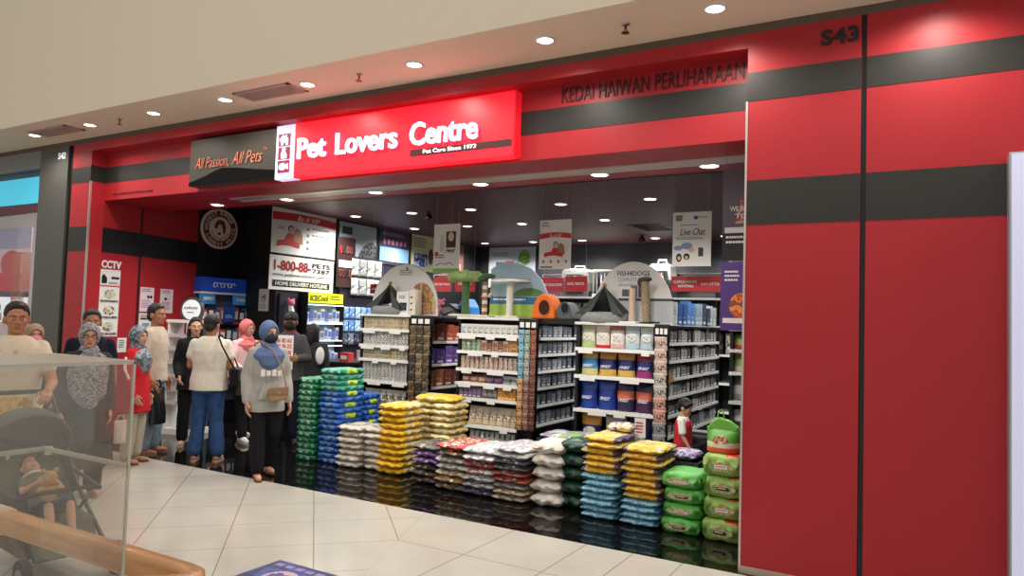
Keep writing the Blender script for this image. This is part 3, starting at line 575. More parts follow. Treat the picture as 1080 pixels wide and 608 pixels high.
def crow(x0, x1, n, y, z, dp, ht, cols, name, label, cat, group, gap=.004):
    st = (x1-x0)/n; cache = {}
    for i in range(n):
        c = cols[i % len(cols)]
        if c not in cache:
            cache[c] = carton(st-gap, dp, ht, [mat('card_%d_%d_%d' % c[0], c[0], .5), print_mat('cprint_%d_%d_%d' % c[1], [c[1], tuple(min(255, q+25) for q in c[1]), tuple(q*3//4 for q in c[1]), c[1]], 30), mat('card_%d_%d_%d' % c[2], c[2], .5)])
        put(name, cache[c], x0+st*i, y, z, label % ORD[i], cat, group)
wbx = ((226, 226, 222), (200, 200, 200), (60, 60, 64))
crow(g2[0]+.04, g2[1]-.035, 10, GY+.02, 1.495, .08, .12, [wbx], 'food_carton', 'small white carton, %s from left on the top shelf of the middle unit', 'carton', 'white cartons on the top shelf of the middle unit', .006)
crow(g2[0]+.34, g2[0]+.72, 5, GY+.02, 1.29, .09, .13, [((196, 170, 140), (150, 100, 80), (60, 40, 36)), ((96, 60, 56), (140, 90, 80), (210, 190, 170))], 'food_carton', 'brown carton, %s from left of those on the second shelf, middle unit', 'carton', 'brown cartons on the second shelf of the middle unit')
crow(g2[0]+.73, g2[1]-.035, 1, GY+.02, 1.29, .1, .15, [((196, 150, 90), (180, 130, 70), (110, 70, 40))], 'food_carton', 'plain tan carton at the right end of the second shelf, middle unit%.0s', 'carton', None)
crow(g2[0]+.04, g2[0]+.36, 5, GY+.02, .728, .09, .135, [((92, 70, 106), (130, 110, 140), (220, 210, 220))], 'food_carton', 'purple carton, %s from left on the fifth shelf of the middle unit', 'carton', 'purple cartons on the fifth shelf of the middle unit')
crow(g2[0]+.37, g2[0]+.58, 3, GY+.02, .728, .09, .12, [((110, 106, 104), (150, 150, 148), (60, 60, 60))], 'food_carton', 'grey carton, %s from left of the three beside the purple cartons', 'carton', 'grey cartons on the fifth shelf of the middle unit')
crow(g2[0]+.59, g2[1]-.035, 5, GY+.02, .728, .09, .13, [((214, 164, 70), (190, 130, 60), (230, 210, 160))], 'food_carton', 'yellow carton, %s from left at the right end of the fifth shelf', 'carton', 'yellow cartons on the fifth shelf of the middle unit')
for i in range(7):
    c = [((150, 100, 80), (210, 180, 160), (120, 60, 50)), ((104, 72, 104), (150, 120, 150), (70, 40, 70)), ((170, 180, 184), (120, 130, 140), (200, 210, 214))][(i*2)//5]
    me = pouch(.115, .07, .1, [mat('sachet_%d_%d_%d' % q, q, .35) for q in c], seed=i)
    put('food_sachet', me, g2[0]+.1+i*.115, GY+.08, .908, 'plump sachet, %s from left on the fourth shelf of the middle unit' % ORD[i], 'sachet', 'sachets on the fourth shelf of the middle unit')
pk = pouch(.1, .07, .22, [mat('beige_pack', (196, 180, 150), .4), pm('beige_pack_print', (210, 196, 160), (120, 96, 70), (226, 216, 196), (176, 130, 90), s=26), mat('cream_pack', (222, 212, 190), .4)])
for i in range(7): put('food_pack', pk, g2[0]+.2+i*.098, GY+.09, .404, 'beige pack leaning back, %s from left on the sixth shelf, middle unit' % ORD[i], 'pack', 'beige packs on the sixth shelf of the middle unit', rx=-.12)
for i in range(6):
    me = pouch(.12, .07, .2, [mat('mixpack_%d' % (i % 3), [(150, 150, 140), (190, 184, 170), (110, 104, 90)][i % 3], .4), pm('mixpack_print_%d' % (i % 3), [(200, 190, 150), (120, 130, 130), (170, 150, 110)][i % 3], (220, 216, 200), (90, 84, 70), (160, 150, 120), s=26), mat('mixtop', (206, 204, 196), .4)])
    put('food_pack', me, g1[0]+.12+i*.12, GY+.09, .516, 'mixed food pack, %s from left on the fifth shelf of the left unit' % ORD[i], 'pack', 'mixed packs on the fifth shelf of the left unit')
def pouch_row(x0, st, y, z, wd, dp, ht, specs, where):
    for i, (nm, cols, bands, word) in enumerate(specs):
        me = pouch(wd, dp, ht, [mat('pouch_%d_%d_%d' % c, c, .32) for c in cols], bands, seed=i)
        o = thing('food_pouch', '%s, %s from left, %s' % (nm, ORD[i], where), 'pouch', (x0+st*(i+.5), y, z))
        link('pouch_body', me, o)
        if word: 
            l = lettering(word, mat('pouch_word', (226, 230, 236), .4), o, -wd*.3, ht*.34, wd*.3, ht*.46, -dp/2-.008, .006, shear=.3, bold=.02)
        else:
            part('print_block', disc(MB(), (0, ht*.45), wd*.3, ht*.14, -dp/2-.006, -dp/2+.01, 16), pm('pouch_pic_%d' % i, (206, 202, 194), (170, 160, 150), (226, 224, 220), (190, 194, 180), s=22), o)
W1 = g3[0]+.03; SW = (g3[1]-g3[0]-.06)
pouch_row(W1, SW/5, GY+.1, 1.396, .168, .08, .255, [('pale green and white food pouch', [(176, 196, 130), (222, 226, 206), (196, 206, 170)], (0, .25, .8, 1), None), ('white food pouch with red foot', [(196, 44, 44), (226, 214, 206), (222, 216, 210)], (0, .16, .8, 1), None), ('pinkish white food pouch with dots', [(206, 170, 170), (226, 218, 216), (170, 110, 110)], (0, .2, .78, 1), None), ('pale blue food pouch', [(180, 200, 206), (214, 224, 226), (170, 190, 200)], (0, .3, .8, 1), None), ('pale blue food pouch', [(170, 194, 202), (206, 220, 224), (190, 204, 206)], (0, .3, .8, 1), None)], 'top row of right unit')
pouch_row(W1, SW/4, GY+.11, 1.093, .2, .1, .26, [('sky blue and yellow food pouch', [(206, 200, 130), (70, 140, 196), (196, 160, 80)], (0, .3, .72, 1), 'FINEST'), ('gold and navy food pouch', [(206, 166, 80), (36, 40, 110), (190, 140, 60)], (0, .27, .7, 1), 'FINEST'), ('dark gold and navy food pouch', [(210, 170, 84), (34, 38, 100), (186, 134, 56)], (0, .27, .7, 1), 'FINEST'), ('magenta and navy food pouch', [(150, 50, 110), (40, 46, 120), (156, 36, 60)], (0, .27, .7, 1), 'FINEST')], 'second row of right unit')
pouch_row(W1, SW/4, GY+.11, .722, .205, .1, .31, [('plain blue food pouch', [(30, 60, 150), (28, 54, 140), (40, 76, 170)], (0, .3, .72, 1), 'FINEST'), ('plain blue food pouch', [(30, 60, 150), (28, 54, 140), (40, 76, 170)], (0, .3, .72, 1), 'FINEST'), ('navy food pouch with orange band', [(44, 36, 80), (206, 104, 76), (40, 34, 64)], (0, .42, .72, 1), 'FINEST'), ('purple food pouch with orange band', [(70, 40, 80), (210, 106, 80), (44, 36, 70)], (0, .42, .72, 1), 'FINEST')], 'third row of right unit')
pouch_row(W1, SW/3, GY+.12, .33, .24, .12, .33, [('gold and navy food pouch', [(40, 44, 120), (36, 44, 110), (224, 160, 50)], (0, .3, .62, 1), None), ('white and grey food pouch', [(190, 186, 180), (214, 210, 204), (200, 196, 190)], (0, .3, .62, 1), None), ('navy food pouch', [(40, 44, 110), (44, 50, 120), (60, 60, 120)], (0, .3, .62, 1), None)], 'lowest row of right unit')
pc = thing('price_sign', 'hanging white price sign with red print under the orange banded pouches', 'sign', (g3[0]+.73, GY-.03, .48)); part('card', MB().box(0, 0, 0, .12, .004, .2), CARDM, pc); lines(REDP, pc, .015, .03, .105, .16, 4); part('hook', MB().cyl((.06, .002, .2), (.06, .002, .24), .002, n=6), STEEL, pc)
# ------------------------------------------------------------------ aisle shelving behind the end units (right sides seen)
def aisle_run(label, x0, x1, y0, y1, zs, top):
    t = thing('aisle_shelving', label, 'shelf', (x1, y0, 0)); D_ = y1-y0; B_ = x1-x0
    part('spine', MB().box(-B_/2-.01, 0, .1, -B_/2+.01, D_, top), mat('dark_back_panel', (50, 50, 52), .6), t); part('base', MB().box(-B_, 0, 0, 0, D_, .1), BLKM, t)
    for k in range(3): part('upright', MB().box(-B_/2-.02, (D_-.04)*k/2, 0, -B_/2+.02, (D_-.04)*k/2+.04, top), BLKM, t); part('side_bracket', MB().box(-.03, (D_-.03)*k/2, .1, .0, (D_-.03)*k/2+.03, top), BLKM, t)
    part('top_rail', MB().box(-B_, 0, top-.03, 0, D_, top), BLKM, t)
    for z in zs:
        s = part('shelf', MB().box(-B_/2+.02, .03, z-.018, -.005, D_-.03, z), mat('grey_shelf', (120, 120, 122), .5), t); part('price_strip', MB().box(-.005, .03, z-.036, .006, D_-.03, z), PSTRIP, s)
ZS = (1.47, 1.26, 1.05, .84, .62, .38)
aisle_run('dark aisle shelving running back behind the left shelf unit', -6.55, -5.8, 7.82, 10.4, (1.36, 1.05, .74, .42), 1.66)
aisle_run('dark aisle shelving running back behind the middle shelf unit', -5.0, -4.22, 7.82, 10.4, ZS, 1.67)
aisle_run('dark aisle shelving running back behind the right shelf unit beside the boy', -3.39, -2.6, 7.82, 10.6, ZS, 1.67)
def side_items(x, y0, y1, n, zs, hs, palette, group, where, seed):
    rn = random.Random(seed); st = (y1-y0)/n
    mes = []
    for c in palette:
        mb = MB(); wd = st*.9
        mb.box(-.1, -wd/2, 0, 0, wd/2, hs, 0).box(0, -wd*.38, hs*.3, .0015, wd*.38, hs*.8, 1).box(0, -wd*.3, hs*.08, .0015, wd*.3, hs*.2, 2)
        mes.append(mb.mesh('shelf_pack', [mat('spack_%d_%d_%d' % c, c, .4), pm('spprint_%d_%d_%d' % c, tuple(min(255, q+24) for q in c), tuple(min(255, q+55) for q in c), tuple(q*3//4 for q in c), c, s=24), mat('pale_label', (206, 208, 210), .5)]))
    for j, z in enumerate(zs):
        off = rn.randrange(9)
        for i in range(n):
            o = put('shelf_pack', mes[((i//2)+off+j) % len(mes)], x-rn.uniform(.01, .03), y0+st*(i+.5), z, '%s pack from front, %s shelf down, aisle shelving %s' % (ORD[i], ORD[j], where), 'pack', group)
            o.scale = (1, 1, rn.uniform(.82, 1.05))
DKP = [(70, 78, 88), (50, 56, 66), (96, 104, 112), (60, 62, 66), (84, 88, 100), (120, 124, 128)]
side_items(-4.22, 7.9, 10.3, 16, ZS, .16, DKP, 'grey packs on the middle aisle shelving', 'behind the middle unit', 3)
side_items(-2.6, 7.9, 10.5, 18, ZS, .165, [(96, 98, 100), (76, 80, 84), (130, 132, 132), (60, 62, 66), (150, 150, 148)], 'grey packs on the right aisle shelving', 'beside the boy', 5)
side_items(-5.8, 7.88, 9.6, 8, (1.36,), .24, [(176, 76, 56), (190, 100, 66), (150, 70, 60)], 'orange packs on the left aisle shelving', 'behind the left unit', 7)
side_items(-5.8, 7.88, 9.6, 8, (1.05,), .24, [(76, 52, 120), (96, 70, 140), (60, 44, 96)], 'purple packs on the left aisle shelving', 'behind the left unit, purple', 8)
side_items(-5.8, 7.88, 9.6, 8, (.74,), .24, [(180, 140, 60), (150, 90, 50), (120, 60, 50)], 'gold packs on the left aisle shelving', 'behind the left unit, gold', 9)
side_items(-2.6, 7.9, 10.5, 14, (1.68,), .3, [(80, 130, 190), (140, 160, 176), (60, 70, 90), (170, 180, 180), (50, 90, 150)], 'tall packs on top of the right aisle shelving', 'on its top board', 11)
# hook strips of small packets at the corners of the end units
def strip_rack(x0, x1, y, z0, z1, ncol, nrow, palettes, label, group, where):
    t = thing('hook_rack', label, 'rack', (x0, y, 0)); wd = x1-x0
    part('frame', MB().box(0, .03, z0, wd, .04, z1), BLKM, t); part('header', MB().box(-.01, -.01, z1-.1, wd+.01, .04, z1+.02), BLKM, t, bevel=.01)
    for k in range(3): part('header_card', MB().box(wd*(.06+.32*k), -.014, z1-.085, wd*(.28+.32*k), -.01, z1-.025), CARDM, t)
    for c in range(ncol): part('hook_bar', MB().cyl((wd*(c+.5)/ncol, .025, z0), (wd*(c+.5)/ncol, .025, z1-.1), .004, n=6), STEEL, t)
    part('post', MB().box(wd*.45, .03, 0, wd*.55, .06, z0), BLKM, t)
    st = (z1-.12-z0)/nrow; cw = wd/ncol*.92; cache = {}
    for c in range(ncol):
        for r in range(nrow):
            pal = palettes[r*len(palettes)//nrow]; col = pal[c % len(pal)]
            if col not in cache: cache[col] = pouch(cw, .03, st*1.15, [mat('pk_%d_%d_%d' % col, col, .4), pm('pkp_%d_%d_%d' % col, col, tuple(min(255, q+60) for q in col), tuple(q//2 for q in col), col, s=34), mat('pk_%d_%d_%d' % col, col, .4)], nx=4, nz=6)
            o = put('treat_packet', cache[col], x0+wd*(c+.5)/ncol, y-.005-.004*((r+c) % 2), z1-.12-st*(r+1.05), '%s packet down, %s column, hook rack %s' % (ORD[r], ORD[c], where), 'packet', group, rx=.22)
strip_rack(-5.735, -5.41, 7.42, .5, 1.68, 3, 9, [[(110, 92, 60), (86, 76, 62), (120, 104, 74)], [(74, 66, 58), (140, 120, 90), (96, 84, 64)], [(120, 90, 60), (70, 60, 50), (104, 92, 76)]], 'black hook rack of olive brown packets at the corner of the left shelf unit', 'olive brown packets on the left hook rack', 'beside the tins')
strip_rack(-4.11, -3.87, 7.36, .42, 1.68, 3, 12, [[(130, 176, 200), (150, 170, 150), (150, 90, 70)], [(120, 170, 196), (160, 170, 160), (130, 84, 70)], [(206, 160, 110), (150, 110, 96), (120, 76, 64)], [(200, 150, 100), (160, 120, 100), (110, 70, 60)]], 'black hook rack of blue and tan packets at the corner of the middle shelf unit', 'packets on the middle hook rack', 'beside the middle unit')
strip_rack(-2.475, -2.33, 7.36, .4, 1.66, 1, 9, [[(206, 180, 170)], [(196, 190, 180)], [(210, 160, 140)], [(150, 150, 150)]], 'narrow hook rack of pale cartons at the corner of the right shelf unit', 'pale packets on the right hook rack', 'beside the blue pouches')
tc_ = thing('tilted_card', 'tan cardboard sign tilted on the corner of the right aisle shelving', 'sign', (-2.36, 7.5, 1.05), 0, rot=(0, -.6, 0)); part('card', MB().box(-.08, 0, 0, .08, .006, .36), mat('tan_card', (186, 150, 104), .7), tc_); lines(BLACKP, tc_, -.05, .08, .05, .28, 3)
# ------------------------------------------------------------------ boards and goods on top of the end units
def arch_pts(wd, ht, base, n=20): return [(0, 0), (wd, 0)]+[(wd/2+wd/2*math.cos(PI*i/n), base+(ht-base)*math.sin(PI*i/n)) for i in range(n+1)]
a1 = thing('arch_board', 'white arched header board with a brown dog on the left shelf unit', 'board', (-6.6, 7.66, 1.7)); part('arch_panel', MB().prism(arch_pts(1.1, .68, .1), 0, .02), WHITE, a1)
part('arch_rim', MB().tube([(u, .01, v_) for u, v_ in arch_pts(1.1, .68, .1)[2:]], .008, 6), GREYP, a1)
part('dog_picture', MB().prism([(.78, .02), (1.07, .02), (1.08, .15), (1.02, .3), (.94, .4), (.84, .44), (.74, .41), (.7, .36), (.78, .33), (.84, .27), (.8, .15)], -.004, 0), print_mat('brown_dog_print', [(184, 138, 88), (204, 162, 112), (160, 116, 74), (210, 176, 130)], 8), a1); lines(GREYP, a1, .46, .52, .7, .6, 3); part('leaf_logo', disc(MB(), (.58, .62), .02, .025, -.003, 0, 10), mat('leaf_green', (110, 150, 110), .5), a1)
a2 = thing('arch_board', 'arched header board with blue sky and green meadow on the middle shelf unit', 'board', (-4.72, 7.68, 1.7)); WD = .8
part('arch_panel', MB().prism([(0, 0), (WD, 0), (WD, .3), (WD*.9, .46), (WD*.72, .6), (WD*.5, .68), (WD*.12, .66), (0, .6)], 0, .02), mat('sky_board', (176, 208, 226), .45), a2)
part('meadow', MB().box(0, -.004, 0, WD, 0, .17), mat('lime_meadow', (160, 196, 84), .5), a2); part('blue_band', MB().box(0, -.006, .17, WD, 0, .26), mat('blue_band', (48, 112, 160), .45), a2); part('bush_picture', disc(MB(), (.55, .27), .22, .1, -.004, 0, 18, 0, 0, PI), mat('bush_print', (104, 146, 90), .5), a2); lines(WHITE, a2, .05, .19, .6, .24, 1, -.008); lines(GREYP, a2, .38, .4, .6, .48, 2)
a3 = thing('arch_board', 'white arched FISH4DOGS header board on the right shelf unit', 'board', (-3.31, 7.66, 1.68)); part('arch_panel', MB().prism(arch_pts(.93, .69, .12), 0, .02), WHITE, a3)
lettering('FISH4DOGS', mat('slate_letter', (80, 86, 92), .5), a3, .28, .53, .66, .585, bold=.01); lettering('COMPLETE FOOD', mat('grey_letter', (160, 164, 168), .5), a3, .29, .465, .65, .51); lines(GREYP, a3, .3, .41, .64, .44, 2); part('dark_stripe', MB().box(.3, -.004, .25, .93, 0, .28), mat('slate_stripe', (70, 74, 80), .5), a3); part('pale_boards', MB().box(.34, -.003, .02, .93, 0, .245), mat('pale_planks', (196, 202, 206), .5), a3)
for u, v_, ww, hh, c in ((.34, .3, .09, .08, (96, 90, 104)), (.44, .29, .08, .13, (120, 100, 130)), (.53, .29, .1, .15, (84, 60, 110))): rect(a3, 'pack_picture', u, v_, u+ww, v_+hh, mat('arch_pack_%d' % c[0], c, .5))
DKM = mat('dark_mesh_fabric', (52, 56, 56), .6, alpha=.85); STR = mat('grey_plush', (140, 142, 142), .95, noise=.2, nscale=60)
def pet_tent(x, y, z, label, s=1):
    t = thing('pet_tent', label, 'pet bed', (x, y, z)); P = lambda a, b, c: (a*s, b*s, c*s)
    part('bed_base', MB().lathe([(.27*s, 0), (.3*s, .03*s), (.29*s, .11*s), (.25*s, .12*s), (.24*s, .06*s)], n=24, sy=.6), STR, t)
    mb = MB(); v_ = [P(-.28, -.14, .1), P(.28, -.14, .1), P(.28, .15, .1), P(-.28, .15, .1), P(0, 0, .42)]; mb.add(v_, [(0, 3, 4), (3, 2, 4), (2, 1, 4)]); 
    mb.add([P(-.28, -.14, .1), P(-.12, -.14, .1), P(0, 0, .42)], [(0, 1, 2)]).add([P(.28, -.14, .1), P(.16, -.14, .1), P(0, 0, .42)], [(0, 1, 2)])
    part('canopy', mb, DKM, t).modifiers.new('thick', 'SOLIDIFY').thickness = .006
    part('edging', MB().tube([P(-.29, -.15, .09), P(-.1, -.07, .25), P(0, 0, .43), P(.1, -.07, .25), P(.29, -.15, .09)], .012*s, 6), mat('olive_edge', (74, 80, 70), .8), t); part('top_tie', MB().ball(P(0, 0, .44), .025*s), mat('tan_tie', (170, 140, 96), .8), t)
pet_tent(-6.2, 7.54, 1.7, 'dark pet tent in clear wrap on the left shelf unit', .95); pet_tent(-3.13, 7.53, 1.68, 'dark pet tent over a round grey bed on the right shelf unit', .95)
wb = thing('product_box', 'tall white carton with a black dog picture on the left shelf unit', 'box', (-6.02, 7.46, 1.7)); part('carton_body', MB().box(0, 0, 0, .2, .12, .3), WHITE, wb, bevel=.003); rect(wb, 'picture', .03, .05, .17, .16, print_mat('black_dog_print', [(30, 34, 34), (70, 76, 70), (20, 20, 22), (190, 190, 186)], 14)); lines(GREYP, wb, .04, .2, .16, .25, 2)
wb = thing('product_box', 'low white carton left of the tall dog carton on the left shelf unit', 'box', (-6.14, 7.46, 1.7)); part('carton_body', MB().box(0, 0, 0, .11, .12, .15), WHITE, wb, bevel=.003); lines(GREYP, wb, .02, .05, .09, .11, 3)
wb = thing('product_box', 'narrow pale carton with side print right of the dog carton', 'box', (-5.81, 7.46, 1.7)); part('carton_body', MB().box(0, 0, 0, .1, .14, .33), mat('ivory_card', (226, 218, 200), .5), wb, bevel=.003); part('side_dots', MB().box(.02, -.003, .06, .05, 0, .08).box(.02, -.003, .14, .05, 0, .16).box(.02, -.003, .22, .05, 0, .24), BLACKP, wb)
GPL = mat('green_plush', (150, 176, 112), .95, noise=.2, nscale=40); ROPE = mat('sisal_rope', (196, 184, 160), .9, noise=.25, nscale=70)
s1 = thing('scratching_post', 'cat post with pale green plush roof on a dark green column', 'cat post', (-4.98, 7.52, 1.7)); part('base', MB().box(-.17, -.13, 0, .17, .13, .03), mat('cream_plush', (214, 208, 186), .95), s1, bevel=.012); part('column', MB().cyl((0, 0, .03), (0, 0, .47), .05), mat('moss_column', (74, 106, 68), .95, noise=.25, nscale=60), s1)
mb = MB(); mb.ball((0, 0, .5), (.26, .16, .07), 20, 10); part('plush_roof', mb, GPL, s1); part('roof_tuft', MB().ball((-.17, -.04, .49), .07).ball((.18, -.03, .5), .065).ball((.06, -.1, .52), .06).ball((-.05, -.1, .51), .065), GPL, s1)
s2 = thing('scratching_post', 'cat post with a brown and white striped column and tufted top', 'cat post', (-4.66, 7.46, 1.7)); part('base', MB().box(-.1, -.06, 0, .1, .12, .025), mat('cream_plush', (214, 208, 186), .95), s2, bevel=.01)
mb = MB()
for k in range(9): mb.cyl((0, 0, .025+k*.045), (0, 0, .07+k*.045), .035, mi=k % 2, cap=(k in (0, 8)))
part('column', mb, [mat('brown_plush', (150, 112, 92), .95), mat('cream_plush', (214, 208, 186), .95)], s2); part('leaf_top', MB().ball((.04, 0, .5), (.1, .06, .035)).ball((-.05, .02, .47), (.08, .05, .03)), mat('moss_column', (74, 106, 68), .95), s2); part('hanging_toy', MB().cyl((.1, -.02, .48), (.1, -.02, .3), .003, n=6).ball((.1, -.02, .27), .03), ROPE, s2)
s3 = thing('scratching_post', 'cat post with a white flat platform on a white rope column', 'cat post', (-4.33, 7.5, 1.7)); part('base', MB().box(-.16, -.09, 0, .16, .14, .025), mat('cream_plush', (214, 208, 186), .95), s3, bevel=.01); part('column', MB().lathe([(.04, .025), (.044, .03)]+[(.04+.004*(k % 2), .03+k*.012) for k in range(1, 33)]+[(.04, .43)], n=16), mat('white_rope', (222, 220, 210), .9), s3); part('platform', MB().lathe([(.25, .43), (.26, .44), (.25, .46)], n=24, sy=.55), WHITE, s3)
def pod(x, y, z, col, label, r=.15):
    t = thing('pod_bed', label, 'pet bed', (x, y, z)); mb = MB(); n = 28
    m = mat('pod_%d' % col[0], col, .85, noise=.1, nscale=50)
    prof = [(math.cos(PI*i/14)*r, math.sin(PI*i/14)*r*1.95) for i in range(15)]
    part('shell', MB().prism(prof, -.12, .14), m, t, bevel=.02); part('entrance', disc(MB(), (.02, .13), r*.5, r*.62, -.124, -.118, 24), mat('pod_hole_shade_%d' % col[0], tuple(c//4 for c in col), .95), t)  # dark disc paints the shade inside the pod's opening
    ring = [(.02+r*.52*math.cos(2*PI*i/20), -.122, .13+r*.64*math.sin(2*PI*i/20)) for i in range(21)]; part('entrance_rim', MB().tube(ring, .009, 6), m, t)
pod(-3.85, 7.55, 1.7, (224, 110, 40), 'orange felt pet pod with a round hole, on the middle shelf top'); pod(-3.62, 7.62, 1.7, (92, 96, 102), 'grey felt pet pod with a dark hole right of the orange pod', .105)
# the orange pod stands on the rack beam between units
struct('trim_12', MB().box(-4.13, 7.42, 1.66, -3.42, 8.2, 1.7), BLKM)
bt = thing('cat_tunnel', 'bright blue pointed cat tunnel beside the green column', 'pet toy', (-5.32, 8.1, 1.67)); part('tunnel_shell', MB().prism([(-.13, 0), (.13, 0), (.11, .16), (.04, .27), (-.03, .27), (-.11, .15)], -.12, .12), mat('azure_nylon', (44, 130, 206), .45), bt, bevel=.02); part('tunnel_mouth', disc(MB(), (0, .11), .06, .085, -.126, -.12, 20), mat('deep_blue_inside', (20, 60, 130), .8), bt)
struct('trim_13', MB().box(-5.75, 7.8, 1.63, -5.0, 8.4, 1.67), BLKM)
for i, (x, c, lab) in enumerate(((-5.66, (214, 120, 150), 'pink plush toy on the beam left of the blue cat tunnel'), (-5.5, (120, 122, 128), 'grey soft carrier bag with black flap left of the blue cat tunnel'))):
    t = thing('soft_toy', lab, 'pet toy', (x, 7.95, 1.67))
    if i == 0: part('toy_body', MB().ball((0, 0, .09), (.08, .07, .09)).ball((.0, -.01, .2), .055).ball((-.05, 0, .25), .02).ball((.05, 0, .25), .02), mat('pink_plush', c, .95), t); part('muzzle', MB().ball((0, -.06, .19), .02), WHITE, t)
    else: part('bag_body', MB().prism([(-.13, 0), (.15, 0), (.13, .12), (.05, .16), (-.08, .14)], -.1, .1), mat('grey_nylon', c, .7), t, bevel=.02); part('flap', MB().prism([(-.08, .14), (.05, .16), (.16, .1), (.17, .13), (.05, .2), (-.09, .18)], -.1, .1), BLKM, t); part('strap', MB().tube([(-.1, -.1, .1), (-.02, -.12, .05), (.1, -.1, .1)], .008, 6), BLKM, t)
BARK = mat('bark_sisal', (150, 132, 104), .9, noise=.35, nscale=60)
s4 = thing('scratching_post', 'plain pale pink rope cat post before the FISH4DOGS board', 'cat post', (-2.79, 7.5, 1.68)); part('column', MB().lathe([(.035+.003*(k % 2), k*.012) for k in range(32)], n=16), mat('pink_rope', (206, 182, 166), .9), s4); part('base', MB().box(-.12, -.08, 0, .12, .1, .02), WHITE, s4, bevel=.006); part('cap', MB().ball((0, 0, .375), (.036, .036, .014)), mat('pink_rope', (206, 182, 166), .9), s4)
s5 = thing('scratching_post', 'rough brown bark cat post with dark top leaning before the FISH4DOGS board', 'cat post', (-2.62, 7.5, 1.68), 0, rot=(0, -.06, 0)); part('column', MB().lathe([(.045+.004*math.sin(k*2.1), k*.02) for k in range(25)], n=14), BARK, s5); part('base', MB().box(-.1, -.08, 0, .12, .1, .02), BLKM, s5, bevel=.006); part('top_tuft', MB().ball((.0, 0, .48), (.08, .06, .03)).ball((-.05, -.01, .45), .035), mat('dark_bark', (70, 66, 58), .9), s5)
# ------------------------------------------------------------------ stacked bags on the shop threshold
def bag_mesh(wd, dp, ht, mats, pick, seed=0, pu=5, pv=5, pw=.55, wr=.006, nx=16, ny=18, name='bag_body'):
    """lying sack: seam round the middle, bulging top and bottom; pick(u, v, top) -> material index"""
    rn = random.Random(seed); ph = [rn.uniform(0, 6.28) for _ in range(8)]; mb = MB(); V = []
    sp = lambda t: math.copysign(1-(1-abs(t))**1.6, t)
    for side in (-1, 1):
        for j in range(ny+1):
            for i in range(nx+1):
                u = sp(-1+2*i/nx); v = sp(-1+2*j/ny); f = (max(0, 1-abs(u)**pu)*max(0, 1-abs(v)**pv))**pw
                x = u*wd/2*(1-.05*abs(v)**3); y = v*dp/2*(1-.05*abs(u)**3)
                z = side*ht/2*f + wr*(math.sin(5*u+ph[0]+3*v)*math.sin(4*v+ph[1])+.6*math.sin(11*u+ph[2])*math.sin(9*v+ph[3]))*(.25+.75*f)
                x += wr*.7*math.sin(9*v+ph[4]+side); y += wr*.7*math.sin(8*u+ph[5]+side)
                V.append((x, y, ht/2+z))
    mb.v = V; N = (nx+1)*(ny+1)
    for s_ in (0, 1):
        for j in range(ny):
            for i in range(nx):
                a = s_*N+j*(nx+1)+i; q = (a, a+1, a+nx+2, a+nx+1)
                mb.f.append(q if s_ else tuple(reversed(q))); mb.mi.append(pick(sp(-1+2*(i+.5)/nx), sp(-1+2*(j+.5)/ny), s_)); mb.sm.append(True)
    for i in range(nx):     # close the seam
        for (a, b) in ((i, i+1), (ny*(nx+1)+i+1, ny*(nx+1)+i)): mb.f.append((a, b, N+b, N+a)); mb.mi.append(0); mb.sm.append(True)
    for j in range(ny):
        for (a, b) in (((j+1)*(nx+1), j*(nx+1)), (j*(nx+1)+nx, (j+1)*(nx+1)+nx)): mb.f.append((a, b, N+b, N+a)); mb.mi.append(0); mb.sm.append(True)
    return mb.mesh(name, mats)
def bm_(n, c, r=.35, noise=.0, sc=30): return mat('film_'+n, c, r, noise=noise, nscale=sc)
def stack(cx, cy, rz, dims, layers, meshes, where, group, cat='bag', name='pet_food_bag', seed=0, jit=.012, shrink=1.0):
    """layers: one (mesh key, colour words) per bag from the bottom"""
    rn = random.Random(seed); z = 0; n = len(layers)
    for i, (k, words) in enumerate(layers):
        h = dims[2]
        o = put(name, meshes[k], cx+rn.uniform(-jit, jit), cy+rn.uniform(-jit, jit), z, '%s, %s in the %s' % (words, from_top(i, n), where), cat, group, rz+rn.uniform(-.04, .04))
        if i % 2: o.scale = (-1, 1, 1)
        z += h*shrink
    return z
edge = lambda u, v: abs(u) > .8 or abs(v) > .8
# A green packs, B teal over blue packs (four-sided packs of wipes and pads)
def pad_mesh(wd, dp, ht, mats, seed):
    """soft rectangular pack: label on the front, coloured patch on the right side"""
    rn = random.Random(seed); mb = MB(); n = 10
    bx = bag_mesh(wd, dp, ht, mats, lambda u, v, t: 1 if (v < -.86 and abs(u) < .55) else (2 if u > .86 and -.5 < v < .35 else (0 if t == 0 or abs(u) > .3 else 0)), seed, pu=14, pv=14, pw=.45, wr=.003, nx=18, ny=18)
    return bx
gm = [bm_('bottle_green', (44, 128, 88), .35), print_mat('green_pack_print', [(40, 118, 80), (150, 200, 170), (30, 96, 66), (44, 128, 88)], 60, stretch=(1, 1, 2)), bm_('leaf_patch', (60, 150, 100))]
tm = [bm_('teal', (52, 150, 128), .35), print_mat('teal_pack_print', [(44, 140, 118), (160, 210, 190), (36, 120, 100), (52, 150, 128)], 60, stretch=(1, 1, 2)), bm_('lime_patch', (176, 206, 60))]
um = [bm_('cobalt', (34, 92, 180), .35), print_mat('blue_pack_print2', [(30, 84, 170), (130, 176, 220), (24, 66, 140), (40, 100, 186)], 60, stretch=(1, 1, 2)), bm_('lime_patch', (176, 206, 60))]
A_h = .94/14; MA = {'g%d' % i: pad_mesh(.27, .36, A_h, gm, i) for i in range(3)}
stack(-6.15, 6.24, .03, (.27, .36, A_h), [('g%d' % (i % 3), 'green soft pack') for i in range(14)], MA, 'green stack nearest the hooded woman', 'green packs stacked beside the hooded woman', 'pack', 'soft_pack', 1, .008)
